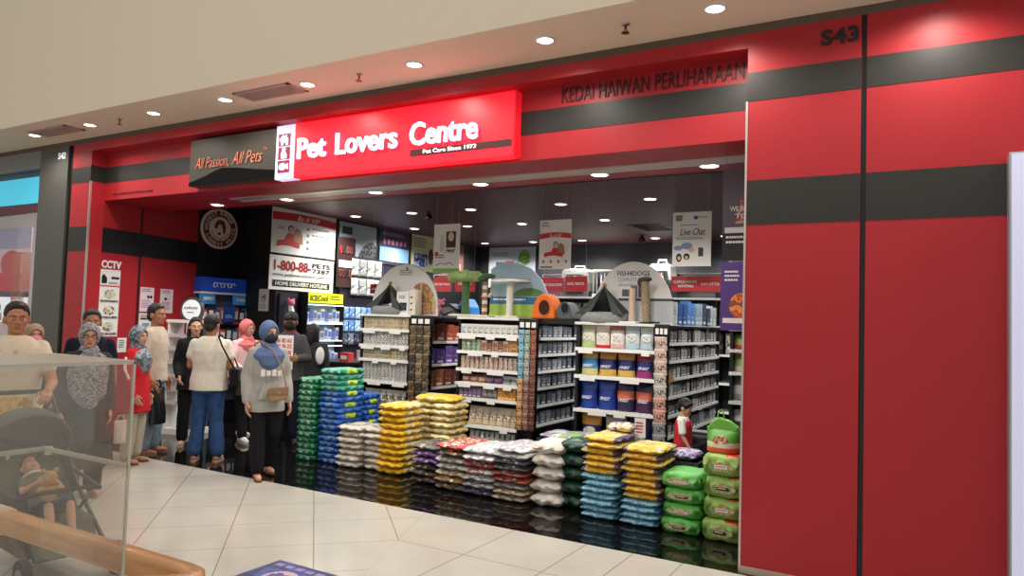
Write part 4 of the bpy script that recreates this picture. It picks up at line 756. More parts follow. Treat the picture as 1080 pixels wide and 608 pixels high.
B_h = 1.06/17; MBm = {'t%d' % i: pad_mesh(.31, .44, B_h, tm, 20+i) for i in range(3)}; MBm.update({'b%d' % i: pad_mesh(.31, .44, B_h, um, 30+i) for i in range(3)})
stack(-5.83, 6.31, .03, (.31, .44, B_h), [(('b%d' if i < 13 else 't%d') % (i % 3), 'cobalt blue soft pack' if i < 13 else 'teal green soft pack') for i in range(17)], MBm, 'tall teal and blue stack', 'packs in the tall teal and blue stack', 'pack', 'soft_pack', 2, .008)
MB2 = {'b%d' % i: pad_mesh(.31, .30, B_h, um, 36+i) for i in range(3)}
stack(-5.87, 6.72, .03, (.31, .30, B_h), [('b%d' % (i % 3), 'cobalt blue soft pack') for i in range(12)], MB2, 'blue stack behind the teal packs', 'blue packs behind the teal stack', 'pack', 'soft_pack', 3, .01)
# C cream sacks
C_h = .46/7; cm = [bm_('cream', (206, 198, 184), .5), bm_('navy_line', (60, 64, 110)), bm_('cream_light', (222, 216, 204), .5)]
cp = lambda u, v, t: 1 if t and ((abs(abs(u)-.62) < .06 and abs(v) < .66) or (abs(abs(v)-.62) < .06 and abs(u) < .66)) else (2 if t and abs(u) < .5 and abs(v) < .5 else 0)
MC = {i: bag_mesh(.33, .42, C_h*1.05, cm, cp, 40+i, 6, 6, .5) for i in range(4)}
stack(-5.5, 6.27, 0, (.33, .42, C_h), [(i % 4, 'cream sack') for i in range(7)], MC, 'left cream stack', 'cream sacks in the left cream stack', seed=4)
stack(-5.17, 6.33, .06, (.3, .42, C_h), [((i+1) % 4, 'cream sack') for i in range(7)], MC, 'right cream stack', 'cream sacks in the right cream stack', seed=5)
# D yellow and straw sacks
D_h = .74/11; ym = [bm_('sun_yellow', (226, 176, 32), .4), bm_('straw', (206, 188, 130), .45), bm_('pale_straw', (220, 208, 160), .45), print_mat('yellow_top_print', [(226, 196, 70), (216, 206, 160), (206, 170, 60), (228, 190, 50)], 10)]
dp_ = lambda u, v, t: 0 if v < -.62 else (1 if u > .4 else (3 if t else 1))
MD = {i: bag_mesh(.33, .42, D_h*1.06, ym, dp_, 50+i, 6, 6, .5) for i in range(4)}
stack(-4.93, 6.27, 0, (.33, .5, D_h), [(i % 4, 'yellow fronted sack') for i in range(11)], MD, 'front yellow stack', 'yellow sacks in the front yellow stack', seed=6)
sp_ = lambda u, v, t: 0 if (v > .62 and u < .3) else (2 if t and abs(u) < .6 else 1)
MS = {i: bag_mesh(.3, .36, D_h*1.06, ym, sp_, 60+i, 6, 6, .5) for i in range(4)}
stack(-4.87, 6.68, .03, (.3, .36, D_h), [(i % 4, 'straw coloured sack') for i in range(11)], MS, 'left straw stack', 'straw sacks in the left straw stack', seed=7)
stack(-4.57, 6.67, -.02, (.3, .36, D_h), [((i+2) % 4, 'straw coloured sack') for i in range(11)], MS, 'right straw stack', 'straw sacks in the right straw stack', seed=8)
o = put('pet_food_bag', bag_mesh(.5, .34, .08, ym, lambda u, v, t: 3, 69), -4.7, 6.67, D_h*11, 'single yellow topped sack lying across both straw stacks', 'bag', 'sack across the straw stacks', .1)
# E F G H mixed sacks
def mixed(cols, key):
    out = []
    for i, (nm, c, c2) in enumerate(cols):
        ms = [bm_('%s%d' % (key, i), c, .38), print_mat('%s%d_print' % (key, i), [c, c2, tuple(q*2//3 for q in c), c, tuple(min(255, q+40) for q in c2)], 16)]
        out.append(ms)
    return out
def mixstack(cols, key, cx, cy, rz, wd, dp, total, where, group, seed):
    n = len(cols); h = total/n; meshes = {}
    for i, ms in enumerate(mixed(cols, key)):
        meshes[i] = bag_mesh(wd, dp, h*1.06, ms, lambda u, v, t: 1 if (t and abs(u) < .75 and abs(v) < .8) or (v < -.8 and abs(u) < .5) else 0, seed*10+i, 5, 5, .5, .007)
    stack(cx, cy, rz, (wd, dp, h), [(i, cols[i][0]) for i in range(n)], meshes, where, group, seed=seed)
mixstack([('dark brown sack', (58, 48, 46), (90, 80, 76)), ('brown sack', (76, 62, 58), (130, 116, 104)), ('dark brown patterned sack', (66, 54, 50), (110, 96, 90)), ('purple sack', (92, 58, 116), (120, 90, 140)), ('purple sack with pale seam', (98, 62, 122), (140, 110, 156)), ('charcoal printed sack', (84, 80, 78), (130, 126, 122))], 'E', -4.37, 6.2, -.03, .37, .52, .39, 'dark purple stack', 'sacks in the dark purple stack', 11)
mixstack([('grey and gold sack', (120, 112, 104), (190, 150, 90)), ('amber printed sack', (140, 104, 60), (206, 190, 160)), ('cream and amber sack', (206, 190, 160), (150, 104, 60)), ('silver white sack', (196, 196, 192), (150, 150, 150)), ('white sack', (206, 202, 196), (150, 146, 140)), ('black and orange sack', (66, 56, 50), (196, 120, 60)), ('red and white sack', (196, 76, 66), (222, 204, 180))], 'F', -4.0, 6.13, 0, .36, .56, .45, 'red topped stack', 'sacks in the red topped stack', 12)
mixstack([('purple edged grey sack', (84, 66, 104), (170, 166, 170)), ('grey sack', (150, 148, 148), (190, 188, 184)), ('pale grey sack', (172, 170, 168), (206, 204, 200)), ('red and white sack', (206, 198, 192), (186, 56, 50)), ('dark red edged sack', (150, 60, 56), (206, 196, 186)), ('white sack', (214, 212, 210), (180, 180, 186)), ('white sack with faint lettering', (220, 220, 220), (176, 180, 190))], 'G', -3.67, 6.12, .03, .37, .58, .45, 'white topped stack', 'sacks in the white topped stack', 13)
mixstack([('straw sack', (196, 184, 156), (170, 156, 120)), ('beige sack', (176, 160, 130), (206, 196, 170)), ('grey sack', (140, 138, 136), (180, 176, 172)), ('reddish sack', (176, 80, 66), (206, 200, 190)), ('dull red sack', (150, 76, 66), (190, 150, 130)), ('dark grey sack', (90, 86, 88), (190, 184, 176)), ('navy sack', (66, 70, 84), (214, 210, 206)), ('white sack', (206, 206, 206), (170, 174, 180)), ('white sack with lilac print', (212, 210, 214), (184, 178, 200))], 'H', -3.32, 6.11, -.02, .36, .58, .5, 'mixed stack beside the ivory sacks', 'sacks in the tall mixed stack', 14)
o = put('pet_food_bag', bag_mesh(.5, .4, .06, [bm_('Htop', (120, 176, 76)), print_mat('green_top_print', [(120, 180, 70), (206, 206, 210), (150, 130, 170), (140, 190, 90)], 9)], lambda u, v, t: 1, 149), -3.12, 6.68, .5, 'lime green and lilac sack lying behind the fat cream sacks', 'bag', None)
put('stock_crate', MB().box(-.25, -.2, 0, .25, .2, .5).box(-.26, -.21, .44, .26, .21, .5).mesh('crate', mat('dark_crate', (50, 48, 50), .6)), -3.12, 6.69, 0, 'dark plain crate under the lime green sack behind the cream sacks', 'crate', None)
# I fat cream sacks, J dark green sacks
im = [bm_('ivory', (206, 198, 186), .55), bm_('ivory_light', (216, 210, 200), .5)]
MI = {i: bag_mesh(.31, .4, .118, im, lambda u, v, t: 1 if abs(u) < .5 else 0, 70+i, 3.2, 4, .5, .012) for i in range(3)}
stack(-2.98, 6.07, .04, (.31, .4, .116), [(i % 3, 'fat ivory sack') for i in range(5)], MI, 'ivory stack', 'fat ivory sacks', seed=15)
jm = [bm_('forest', (20, 62, 46), .4), bm_('forest_light', (34, 84, 62), .35)]
MJ = {i: bag_mesh(.31, .42, .124, jm, lambda u, v, t: 1 if t and abs(u) < .5 and abs(v) < .5 else 0, 80+i, 3.6, 4, .5, .01) for i in range(3)}
stack(-2.74, 6.16, 0, (.3, .42, .122), [(i % 3, 'dark green sack') for i in range(5)], MJ, 'dark green stack', 'dark green sacks', seed=16, jit=.006)
# K L yellow over light blue
km = [bm_('canary', (224, 172, 34), .38), print_mat('canary_print', [(226, 180, 50), (196, 140, 30), (230, 196, 80), (222, 170, 36)], 22), bm_('violet_side', (92, 74, 120)), print_mat('canary_top', [(222, 206, 130), (226, 190, 60), (190, 176, 130), (230, 210, 120)], 9)]
lm = [bm_('powder_blue', (112, 176, 204), .4), print_mat('powder_print', [(116, 180, 206), (90, 150, 184), (160, 206, 222), (110, 172, 200)], 22), bm_('blue_side', (70, 120, 150)), bm_('powder_top', (140, 194, 214))]
kp = lambda u, v, t: 2 if u > .8 else (1 if v < -.7 and abs(u) < .7 else (3 if t else 0))
K_h = .7/13; MK = {'y%d' % i: bag_mesh(.34, .5, K_h*1.1, km, kp, 90+i, 5, 5, .5) for i in range(4)}; MK.update({'b%d' % i: bag_mesh(.34, .5, K_h*1.1, lm, kp, 95+i, 5, 5, .5) for i in range(4)})
stack(-2.41, 6.02, -.02, (.34, .5, K_h), [(('b%d' if i < 7 else 'y%d') % (i % 4), 'powder blue sack' if i < 7 else 'yellow sack') for i in range(13)], MK, 'left yellow over blue stack', 'sacks in the left yellow over blue stack', seed=17)
stack(-2.05, 6.02, .02, (.34, .5, K_h), [(('b%d' if i < 4 else 'y%d') % (i % 4), 'powder blue sack' if i < 4 else 'yellow sack') for i in range(12)], MK, 'right yellow over blue stack', 'sacks in the right yellow over blue stack', seed=18)
put('pet_food_bag', bag_mesh(.22, .2, .07, [bm_('white_violet', (206, 200, 206), .45), print_mat('white_violet_print', [(214, 210, 206), (120, 96, 150), (220, 214, 200), (206, 190, 140)], 12)], lambda u, v, t: 1, 151), -2.36, 6.17, .712, 'crumpled white bag on top of the left yellow over blue stack', 'bag', None)
# M N fat green packs with printed front label
def litter(key, cx, cy, rz, wd, dp, ht, n, base, words, where, group, red):
    for i in range(n):
        o = thing('litter_bag', '%s, %s in the %s' % (words, from_top(i, n), where), 'bag', (cx+.008*((i*7) % 3-1), cy+.01*((i*5) % 3-1), ht*i*.985), rz+.03*((i*3) % 3-1), group)
        me = bag_mesh(wd, dp, ht, [bm_(key, base, .35), bm_(key+'_light', tuple(min(255, int(q*1.12)) for q in base), .35), bm_('litter_red', (204, 70, 50), .35)], lambda u, v, t: 2 if red and t and u > .2 and v < .1 and v > -.9 else (1 if abs(u) < .55 else 0), 160+i, 10, 10, .34, .006)
        link('bag_body', me, o)
        part('front_label', disc(MB(), (-.02 if not red else .0, ht*.46), wd*.32, ht*.22, -dp/2-.004, -dp/2+.03, 20), print_mat('litter_label', [(150, 180, 110), (196, 196, 150), (170, 140, 90), (190, 190, 150), (120, 160, 84)], 22, stretch=(1, 1, 1.6)), o)
        part('brand_bar', MB().box(-wd*.16, -dp/2-.007, ht*.38, wd*.16, -dp/2+.02, ht*.52), WHITE if i % 2 else mat('brand_black', (30, 34, 30), .4), o); lines(REDP if i % 2 else WHITE, o, -wd*.13, ht*.41, wd*.13, ht*.49, 1, -dp/2-.008, seed=i)
litter('litter_green', -1.7, 5.98, .03, .32, .4, .122, 4, (76, 160, 66), 'bright green litter bag', 'short bright green stack', 'green litter bags in the short stack', False)
litter('litter_moss', -1.36, 5.96, -.02, .31, .42, .17, 4, (128, 164, 78), 'moss green litter bag', 'stack against the right pillar', 'green litter bags in the stack against the pillar', True)
put('pet_food_bag', bag_mesh(.26, .3, .08, [bm_('violet_bag', (110, 84, 150), .4), print_mat('violet_print', [(120, 90, 160), (200, 196, 206), (90, 70, 130), (170, 150, 190)], 14)], lambda u, v, t: 1 if t else 0, 171), -1.84, 6.36, .5, 'small violet and white bag lying behind the short green stack', 'bag', None)
put('stock_crate', MB().box(-.15, -.16, 0, .15, .16, .5).box(-.16, -.17, .45, .16, .17, .5).mesh('crate', mat('dark_crate', (50, 48, 50), .6)), -1.84, 6.37, 0, 'dark plain crate under the small violet bag', 'crate', None)
cb = thing('carry_pack', 'green carry pack with a twisted handle on top of the stack against the right pillar', 'bag', (-1.4, 5.9, .675), -.1)
link('bag_body', pouch(.27, .2, .19, [bm_('carry_red', (206, 80, 56)), bm_('carry_pale', (206, 206, 170)), bm_('carry_green', (84, 158, 58), .35)], (0, .2, .45, 1), 5), cb)
part('top_fold', MB().prism([(-.13, .17), (.1, .16), (.13, .2), (.05, .25), (-.04, .27), (-.1, .23)], -.02, .03), bm_('carry_leaf', (104, 176, 66), .35), cb, bevel=.012); part('handle', MB().tube([(-.05, 0, .26), (-.045, 0, .3), (-.02, 0, .325), (.0, 0, .3), (.0, 0, .25)], .007, 6), bm_('carry_leaf', (104, 176, 66), .35), cb)
part('animal_print', disc(MB(), (0, .1), .06, .035, -.094, -.07, 16), print_mat('carry_print', [(120, 90, 60), (206, 190, 150), (190, 70, 50), (226, 220, 200)], 20), cb)
# ------------------------------------------------------------------ right shelf unit beside the pillar
gondola('white shelf unit squeezed between the boy and the right pillar', -1.9, -1.0, 8.2, .45, (1.43, 1.18, .86, .4), 1.66)
for nm, x, z, wd, ht, cols, cat_ in (('purple carton', -1.86, 1.66, .2, .36, ((92, 60, 140), (206, 200, 214), (60, 40, 100)), 0), ('purple carton', -1.62, 1.66, .2, .36, ((92, 60, 140), (206, 200, 214), (60, 40, 100)), 0)):
    pass
def rp(words, x, z, wd, dp, ht, cols, seed): put('food_pack', pouch(wd, dp, ht, [mat('rp_%d_%d' % (seed, i), c, .38) for i, c in enumerate(cols)], seed=seed), x, 8.34, z, words, 'pack', 'packs on the right shelf unit')
for i in range(3):
    rp('green and red pack on the top shelf of the narrow right unit, %s from left' % ORD[i], -1.76+.27*i, 1.43, .25, .12, .17, [(200, 80, 60), (170, 190, 120), (120, 160, 80)], 200+i)
    rp('lime and white pack on the second shelf of the narrow right unit, %s from left' % ORD[i], -1.76+.27*i, 1.18, .25, .13, .22, [(206, 200, 180), (150, 186, 90), (190, 150, 90)], 210+i)
    rp('pale grey pack on the third shelf of the narrow right unit, %s from left' % ORD[i], -1.76+.27*i, .86, .25, .13, .26, [(150, 150, 150), (196, 194, 190), (120, 120, 124)], 220+i)
    rp('black and white pack on the lowest shelf of the narrow right unit, %s from left' % ORD[i], -1.76+.27*i, .4, .25, .13, .36, [(50, 50, 52), (60, 60, 62), (206, 206, 204)], 230+i)
for i in range(3):
    o = thing('purple_carton', 'tall purple carton on top of the narrow right unit, %s from left' % ORD[i], 'carton', (-1.88+.27*i, 8.25, 1.66), 0, 'purple cartons on the right unit'); part('carton_body', MB().box(0, 0, 0, .24, .15, .3), mat('purple_card', (92, 60, 140), .45), o, bevel=.003); rect(o, 'code_patch', .13, .06, .21, .16, WHITE); lines(WHITE, o, .03, .2, .16, .27, 2)
# ------------------------------------------------------------------ left wall goods
bh = thing('brand_display', 'blue topped wall display of small goods on the left wall', 'display', (-9.46, 6.98, 0), XW)
BHD = mat('royal_blue_sign', (28, 66, 170), .35, emit=.1); SKY = mat('sky_blue_sign', (60, 140, 204), .35, emit=.1)
part('header', MB().box(0, -.16, 1.96, .81, 0, 2.18), BHD, bh); part('header_rail', MB().box(0, -.165, 1.93, .81, 0, 1.96), WHTM, bh)
mb = MB()
for i in range(6): 
    c_ = (.24+i*.065, 2.07); pts = [(c_[0]+.03*math.cos(t*PI/6)+.01*math.sin(t*PI/6), -.163, c_[1]+.035*math.sin(t*PI/6)) for t in range(13)]; mb.tube(pts[:9] if i % 2 else pts, .006, 6)
part('script_mark', mb, WHITE, bh)
for u0, u1 in ((0, .27), (.6, .95)):
    part('sub_sign', MB().box(u0, -.14, 1.78, u1, -.12, 1.93), SKY, bh); mb = MB()
    for i in range(4): x_ = u0+.06+i*(u1-u0-.1)/4; mb.tube([(x_, -.143, 1.83), (x_+.02, -.143, 1.88), (x_+.035, -.143, 1.84), (x_+.05, -.143, 1.87)], .006, 6)
    part('script_mark', mb, WHITE, bh)
part('back_panel', MB().box(0, -.02, .3, .95, 0, 1.93), mat('slate_panel', (70, 82, 100), .5), bh)
part('white_end', MB().box(.82, -.1, 1.8, .95, 0, 1.98), WHITE, bh)
for z in (1.5, 1.2, .9, .6): part('shelf', MB().box(.0, -.22, z-.02, .95, -.02, z), mat('blue_grey_shelf', (96, 112, 132), .5), bh)
rn = random.Random(77)
for j, z in enumerate((1.5, 1.2, .9, .6)):
    for i in range(8):
        c = [(196, 70, 80), (60, 90, 150), (206, 200, 196), (40, 44, 56), (214, 120, 90)][(i*3+j) % 5]
        put('shelf_pack', carton(.09, .1, .2+.03*((i+j) % 2), [mat('bd_%d' % c[0], c, .4), WHITE, BLACKP]), -9.28, 7.0+i*.112, z, '%s small pack from the left on the %s shelf of the blue topped display' % (ORD[i], ORD[j]), 'pack', 'packs on the blue topped display', XW)
ds = thing('advert_screen', 'small dark blue advert screen on the blue topped display', 'screen', (-9.2, 7.42, 1.52), XW); part('screen_panel', MB().box(-.1, 0, 0, .1, .02, .24), mat('navy_screen', (30, 54, 120), .3, emit=.15), ds); lines(mat('aqua_text', (120, 180, 220), .4), ds, -.07, .04, .07, .1, 2); part('easel_foot', MB().box(-.08, 0, -.02, .08, .05, 0), BLKM, ds)
# lit display shelf under the hotline board
ls = thing('lit_display', 'lit product shelf with a yellow header under the hotline board', 'display', (-8.64, 8.28, 0), XW)
part('header', MB().box(0, -.18, 1.86, .8, 0, 2.02), mat('yellow_header', (206, 206, 40), .4, emit=.5), ls); lettering('ICECool', mat('dark_green_print', (60, 90, 40), .5), ls, .06, 1.89, .44, 1.98, -.183, .004, bold=.02); lines(mat('dark_green_print', (60, 90, 40), .5), ls, .5, 1.9, .76, 1.98, 2, -.182)
part('back_panel', MB().box(0, -.02, .2, .8, 0, 1.86), mat('pale_back', (150, 166, 190), .5), ls)
for z in (1.56, 1.26, .9): s = part('shelf', MB().box(0, -.2, z-.02, .8, -.02, z), WHTM, ls); part('light_strip', MB().box(0, -.2, z+.26, .8, -.18, z+.275), mat('cool_tube', (220, 236, 255), .4, emit=2.0), s)
for u in (-.02, .8): part('side_panel', MB().box(u, -.2, .2, u+.02, 0, 2.02), BLKM, ls)
for j, z in enumerate((1.56, 1.26, .9)):
    for i in range(9):
        c = [(220, 224, 230), (80, 120, 190), (206, 200, 200), (190, 206, 226)][(i+j*2) % 4]
        put('shelf_pack', carton(.075, .1, .15+.03*((i*5+j) % 3), [mat('ld_%d' % c[0], c, .4), mat('ld_blue', (90, 110, 170), .5), GREYP]), -8.5, 8.29+i*.086, z, '%s small white or blue carton on the %s shelf of the lit display' % (ORD[i], ORD[j]), 'carton', 'cartons on the lit display', XW)
kp_ = thing('plush_rack', 'dark narrow rack with a hanging pink plush left of the lit display', 'rack', (-8.64, 7.86, 0), XW); part('back_panel', MB().box(0, -.03, .3, .38, 0, 1.98), mat('midnight_panel', (34, 32, 50), .5), kp_); part('hook', MB().cyl((.12, -.03, 1.86), (.12, -.14, 1.86), .006, n=6).cyl((.26, -.03, 1.6), (.26, -.14, 1.6), .006, n=6), STEEL, kp_)
pl = thing('plush_toy', 'pink and white long plush toy hanging on the dark narrow rack', 'pet toy', (-8.5, 7.98, 1.5), XW); part('toy_body', MB().tube([(0, 0, .3), (.01, -.01, .2), (.0, 0, .08), (.02, -.01, -.06)], [.035, .045, .05, .02], 10), WHITE, pl); part('toy_head', MB().ball((0, -.01, .34), .055).ball((-.05, 0, .39), .022).ball((.05, 0, .39), .022), mat('pink_plush', (214, 120, 150), .95), pl)
# hook wall of blue packs and foil packs beyond
hw = thing('pack_wall', 'dark hook wall of hanging packs beyond the lit display', 'display', (-8.64, 9.15, 0), XW); part('back_panel', MB().box(0, -.03, .3, 1.9, 0, 2.7), mat('midnight_panel', (34, 32, 50), .5), hw)
for z in (2.64, 2.32, 1.8, 1.58, 1.36): part('hook_rail', MB().box(0, -.05, z, 1.9, -.03, z+.03), STEEL, hw)
def hookrow(n, y0, st, z, x, wd, ht, cols, words, group):
    for i in range(n):
        c = cols[i % len(cols)]; put('hanging_pack', pouch(wd, .05, ht, [mat('hp_%d_%d_%d' % c, c, .3), pm('hpp_%d_%d_%d' % c, c, tuple(min(255, q+60) for q in c), tuple(q*2//3 for q in c), s=22), mat('hp_%d_%d_%d' % c, c, .3)], nx=5, nz=7), x, y0+st*i, z, words % ORD[i], 'pack', group, XW)
LB = [(120, 160, 214), (96, 140, 204), (150, 186, 226)]
for j, z in enumerate((1.62, 1.4, 1.18)): hookrow(6, 9.25, .15, z, -8.54, .13, .2, LB if j < 2 else [(70, 76, 96), (110, 116, 130), (50, 54, 70)], '%s blue pack on hook row '+ORD[j]+' beyond the lit display', 'blue packs on the hook wall')
for j in range(2): hookrow(4, 9.46, .2, 2.36-.33*j, -8.56, .19, .3, [(190, 190, 190), (160, 164, 168), (206, 206, 204)], '%s silver foil pack in the '+('upper' if j == 0 else 'lower')+' foil row before the wall posters', 'silver foil packs'); 
cz = thing('collar_rack', 'dark hanging rack of red and black collars beside the VIP board', 'rack', (-8.58, 9.04, 2.15), XW); part('board', MB().box(0, 0, 0, .42, .02, .85), mat('oxblood_board', (60, 34, 36), .5), cz); rect(cz, 'white_strip', .03, .34, .4, .46, WHITE)
for i in range(10):
    part('collar', MB().tube([(.06+.08*(i % 5)+.025*math.cos(t*PI/5), -.012, .64-.4*(i//5)-.0+.06*math.sin(t*PI/5)) for t in range(11)], .007, 6), mat('collar_%d' % (i % 3), [(150, 36, 40), (36, 32, 34), (130, 80, 60)][i % 3], .6), cz)
part('bracket', MB().box(-.0, .02, .4, .03, .045, .43).box(.39, .02, .4, .42, .045, .43), BLKM, cz)
# checkout counter behind the people
cc = thing('checkout_counter', 'black checkout counter behind the masked shoppers', 'counter', (-7.95, 8.3, 0)); part('counter_body', MB().box(-.45, 0, 0, .35, 1.5, .92), mat('black_gloss', (20, 18, 20), .3), cc, bevel=.01); part('worktop', MB().box(-.48, -.03, .92, .38, 1.53, .96), BLKM, cc); part('front_panel', MB().box(-.4, -.006, .12, .3, 0, .8), mat('dark_panel', (34, 30, 34), .4), cc)
for i, (x, y, c, lab) in enumerate(((-7.75, 8.45, (190, 60, 60), 'small red box at the near corner of the checkout counter'), (-7.72, 8.8, (214, 200, 196), 'pale small box behind the red box on the counter'), (-7.9, 9.15, (170, 50, 60), 'dark red box at the far end of the counter'))):
    o = thing('counter_box', lab, 'box', (x, y, .96), .1*i); part('box_body', MB().box(-.09, -.06, 0, .09, .06, .14+.03*i), mat('cbox_%d' % c[0], c, .45), o, bevel=.003); rect(o, 'label', -.06, .04, .06, .1, WHITE, -.062)
# engraving stand with the round sign
es = thing('sign_stand', 'white tray stand with a round myfamily sign beside the red wall', 'display', (-8.72, 6.3, 0), .35)
part('side_frame', MB().box(-.22, -.02, 0, -.19, .3, 1.52).box(.06, -.02, 0, .1, .3, 1.52), WHTM, es); part('top', MB().box(-.24, -.03, 1.5, .24, .3, 1.54), WHTM, es); part('cabinet', MB().box(.1, -.02, 0, .24, .3, 1.5), mat('slate_cabinet', (72, 80, 92), .4), es); part('lit_panel', MB().box(.12, -.026, .5, .22, -.02, 1.4), mat('pale_panel', (206, 214, 220), .4), es); part('base', MB().box(-.24, -.04, 0, .26, .3, .08), WHTM, es)
CT = mat('clear_tray', (226, 216, 214), .2, trans=.4, alpha=.6)
for k in range(6): part('tray', MB().box(-.19, -.03, .4+k*.18, .06, .26, .41+k*.18).box(-.19, -.035, .4+k*.18, .06, -.03, .45+k*.18), CT, es)
part('round_rim', disc(MB(), (.12, 1.68), .165, .165, -.02, .02, 32), mat('slate_rim', (70, 76, 86), .4), es); part('round_face', disc(MB(), (.12, 1.68), .135, .135, -.026, -.02, 32), mat('white_face', (232, 236, 238), .4, emit=.25), es)
lettering('myfamily', mat('teal_letter', (60, 110, 120), .4), es, .02, 1.685, .22, 1.725, -.03, .004, bold=.01); lines(GREYP, es, .06, 1.62, .18, 1.65, 1, -.028)
# ------------------------------------------------------------------ rear wall shelving and pet carriers
rs = thing('rear_shelving', 'long dark shelving against the back wall of the shop', 'shelf', (-8.2, 13.0, 0)); part('back_panel', MB().box(0, .5, 0, 7.4, .55, 2.3), mat('dark_back_panel', (50, 50, 52), .6), rs)
for z in (.2, .7, 1.2, 1.7, 2.2): s = part('shelf', MB().box(0, 0, z-.03, 7.4, .5, z), mat('grey_shelf', (120, 120, 122), .5), rs); part('price_strip', MB().box(0, -.01, z-.04, 7.4, 0, z), PSTRIP, s)
for k in range(7): part('upright', MB().box(k*1.23, .02, 0, k*1.23+.04, .5, 2.3), BLKM, rs)
rn = random.Random(9); PAL = [(200, 190, 180), (160, 90, 80), (90, 110, 150), (60, 60, 66), (206, 180, 120), (130, 150, 120), (220, 216, 210), (190, 120, 150)]
pmesh = {}
for c in PAL:
    pmesh[c] = pouch(.24, .14, .38, [mat('rear_%d_%d' % c[:2], c, .4), pm('rearp_%d_%d' % c[:2], c, tuple(min(255, q+50) for q in c), tuple(q//2 for q in c), s=12), mat('rear_%d_%d' % c[:2], c, .4)], nx=5, nz=8)
for j, z in enumerate((1.2, 1.7)):
    for i in range(26): put('food_pack', pmesh[PAL[rn.randrange(8)]], -8.05+i*.28, 13.2, z, 'large pack, %s from the %s on the %s of the rear shelving' % (ORD[i] if i < 20 else ORD[25-i], 'left' if i < 20 else 'right', ('third shelf', 'fourth shelf')[j]), 'pack', 'large packs on the rear shelving')
def carrier(x, y, z, s, c1, c2, label, sticker):
    t = thing('pet_carrier', label, 'pet carrier', (x, y, z)); m1 = mat('carrier_%d' % c1[0], tuple(int(q*.85) for q in c1), .45); m2 = mat('carrier_%d' % c2[0], c2, .45)
    part('tub', MB().box(-.26*s, -.2*s, 0, .26*s, .2*s, .2*s), m2, t, bevel=.02); part('lid', MB().prism([(-.26*s, .2*s), (.26*s, .2*s), (.23*s, .38*s), (.17*s, .42*s), (-.17*s, .42*s), (-.23*s, .38*s)], -.2*s, .2*s), m1, t, bevel=.015)
    d = part('door', MB().box(-.16*s, -.215*s, .05*s, .16*s, -.2*s, .33*s), mat('door_dark', (36, 36, 40), .5), t); mb = MB()
    for k in range(7): mb.cyl((-.15*s+.05*s*k, -.222*s, .06*s), (-.15*s+.05*s*k, -.222*s, .32*s), .004, n=6)
    part('bars', mb, GREYP, d); part('handle', MB().tube([(-.1*s, 0, .42*s), (-.08*s, 0, .47*s), (.08*s, 0, .47*s), (.1*s, 0, .42*s)], .012, 6), m1, t)
    if sticker: part('sticker', MB().box(-.1*s, -.232*s, .1*s, .1*s, -.226*s, .3*s), print_mat('carrier_sticker', [(220, 214, 210), (90, 80, 76), (226, 222, 218), (170, 60, 60)], 12), t)
    return t
for x_, s_, sz_, c1_, c2_, lab_, st_ in ((-4.82, .8, 1.3, (214, 206, 196), (150, 130, 120), 'cream pet carrier on the rear shelving behind the FISH4DOGS board', False), (-4.34, .92, 1.65, (206, 208, 210), (50, 50, 56), 'tall white and black pet carrier with a sticker door on the rear shelving', True), (-6.05, 1.2, 1.1, (190, 190, 186), (120, 120, 120), 'grey pet carrier on the rear shelving behind the hugging dog poster', False), (-2.3, 1.4, 1.1, (196, 196, 194), (60, 60, 62), 'white pet carrier at the right end of the rear shelving', False)):
    carrier(x_, 13.25, 2.2, s_, c1_, c2_, lab_, st_).scale = (1, 1, sz_)
cg = thing('wire_cage', 'grey wire cage on the rear shelving left of the FISH4DOGS board', 'cage', (-5.36, 13.25, 2.2)); mb = MB()
for k in range(9): mb.cyl((-.3+.075*k, -.2, 0), (-.3+.075*k, -.2, .5), .006, n=6).cyl((-.3+.075*k, .2, 0), (-.3+.075*k, .2, .5), .006, n=6)
part('bars', mb, WHTM, cg); part('tray', MB().box(-.32, -.22, 0, .32, .22, .06), WHITE, cg); part('roof', MB().box(-.32, -.22, .5, .32, .22, .53), WHITE, cg)
# ------------------------------------------------------------------ people
def vox(mb, size, smooth=6, disp=0, dscale=.14):
    """fuse overlapping closed pieces into one smooth continuous mesh"""
    me = mb.mesh('tmp', []); o = bpy.data.objects.new('tmp', me); C.objects.link(o)
    r = o.modifiers.new('r', 'REMESH'); r.mode = 'VOXEL'; r.voxel_size = size
    if smooth: s = o.modifiers.new('s', 'SMOOTH'); s.factor = .5; s.iterations = smooth
    if disp:
        t = bpy.data.textures.new('folds', 'CLOUDS'); t.noise_scale = dscale; t.noise_depth = 1
        d = o.modifiers.new('d', 'DISPLACE'); d.texture = t; d.strength = disp; d.mid_level = .5; d.texture_coords = 'LOCAL'
    out = bpy.data.meshes.new_from_object(o.evaluated_get(bpy.context.evaluated_depsgraph_get()))
    bpy.data.objects.remove(o); bpy.data.meshes.remove(me)
    for p in out.polygons: p.use_smooth = True
    return out
def join(mes, m, name):
    bm = bmesh.new()
    for me in mes: bm.from_mesh(me)
    out = bpy.data.meshes.new(name); bm.to_mesh(out); bm.free()
    for p in out.polygons: p.use_smooth = True; p.material_index = 0
    out.materials.clear(); out.materials.append(m); return out
def xf(mb, M):
    mb.v = [tuple(M @ Vector(v)) for v in mb.v]; return mb
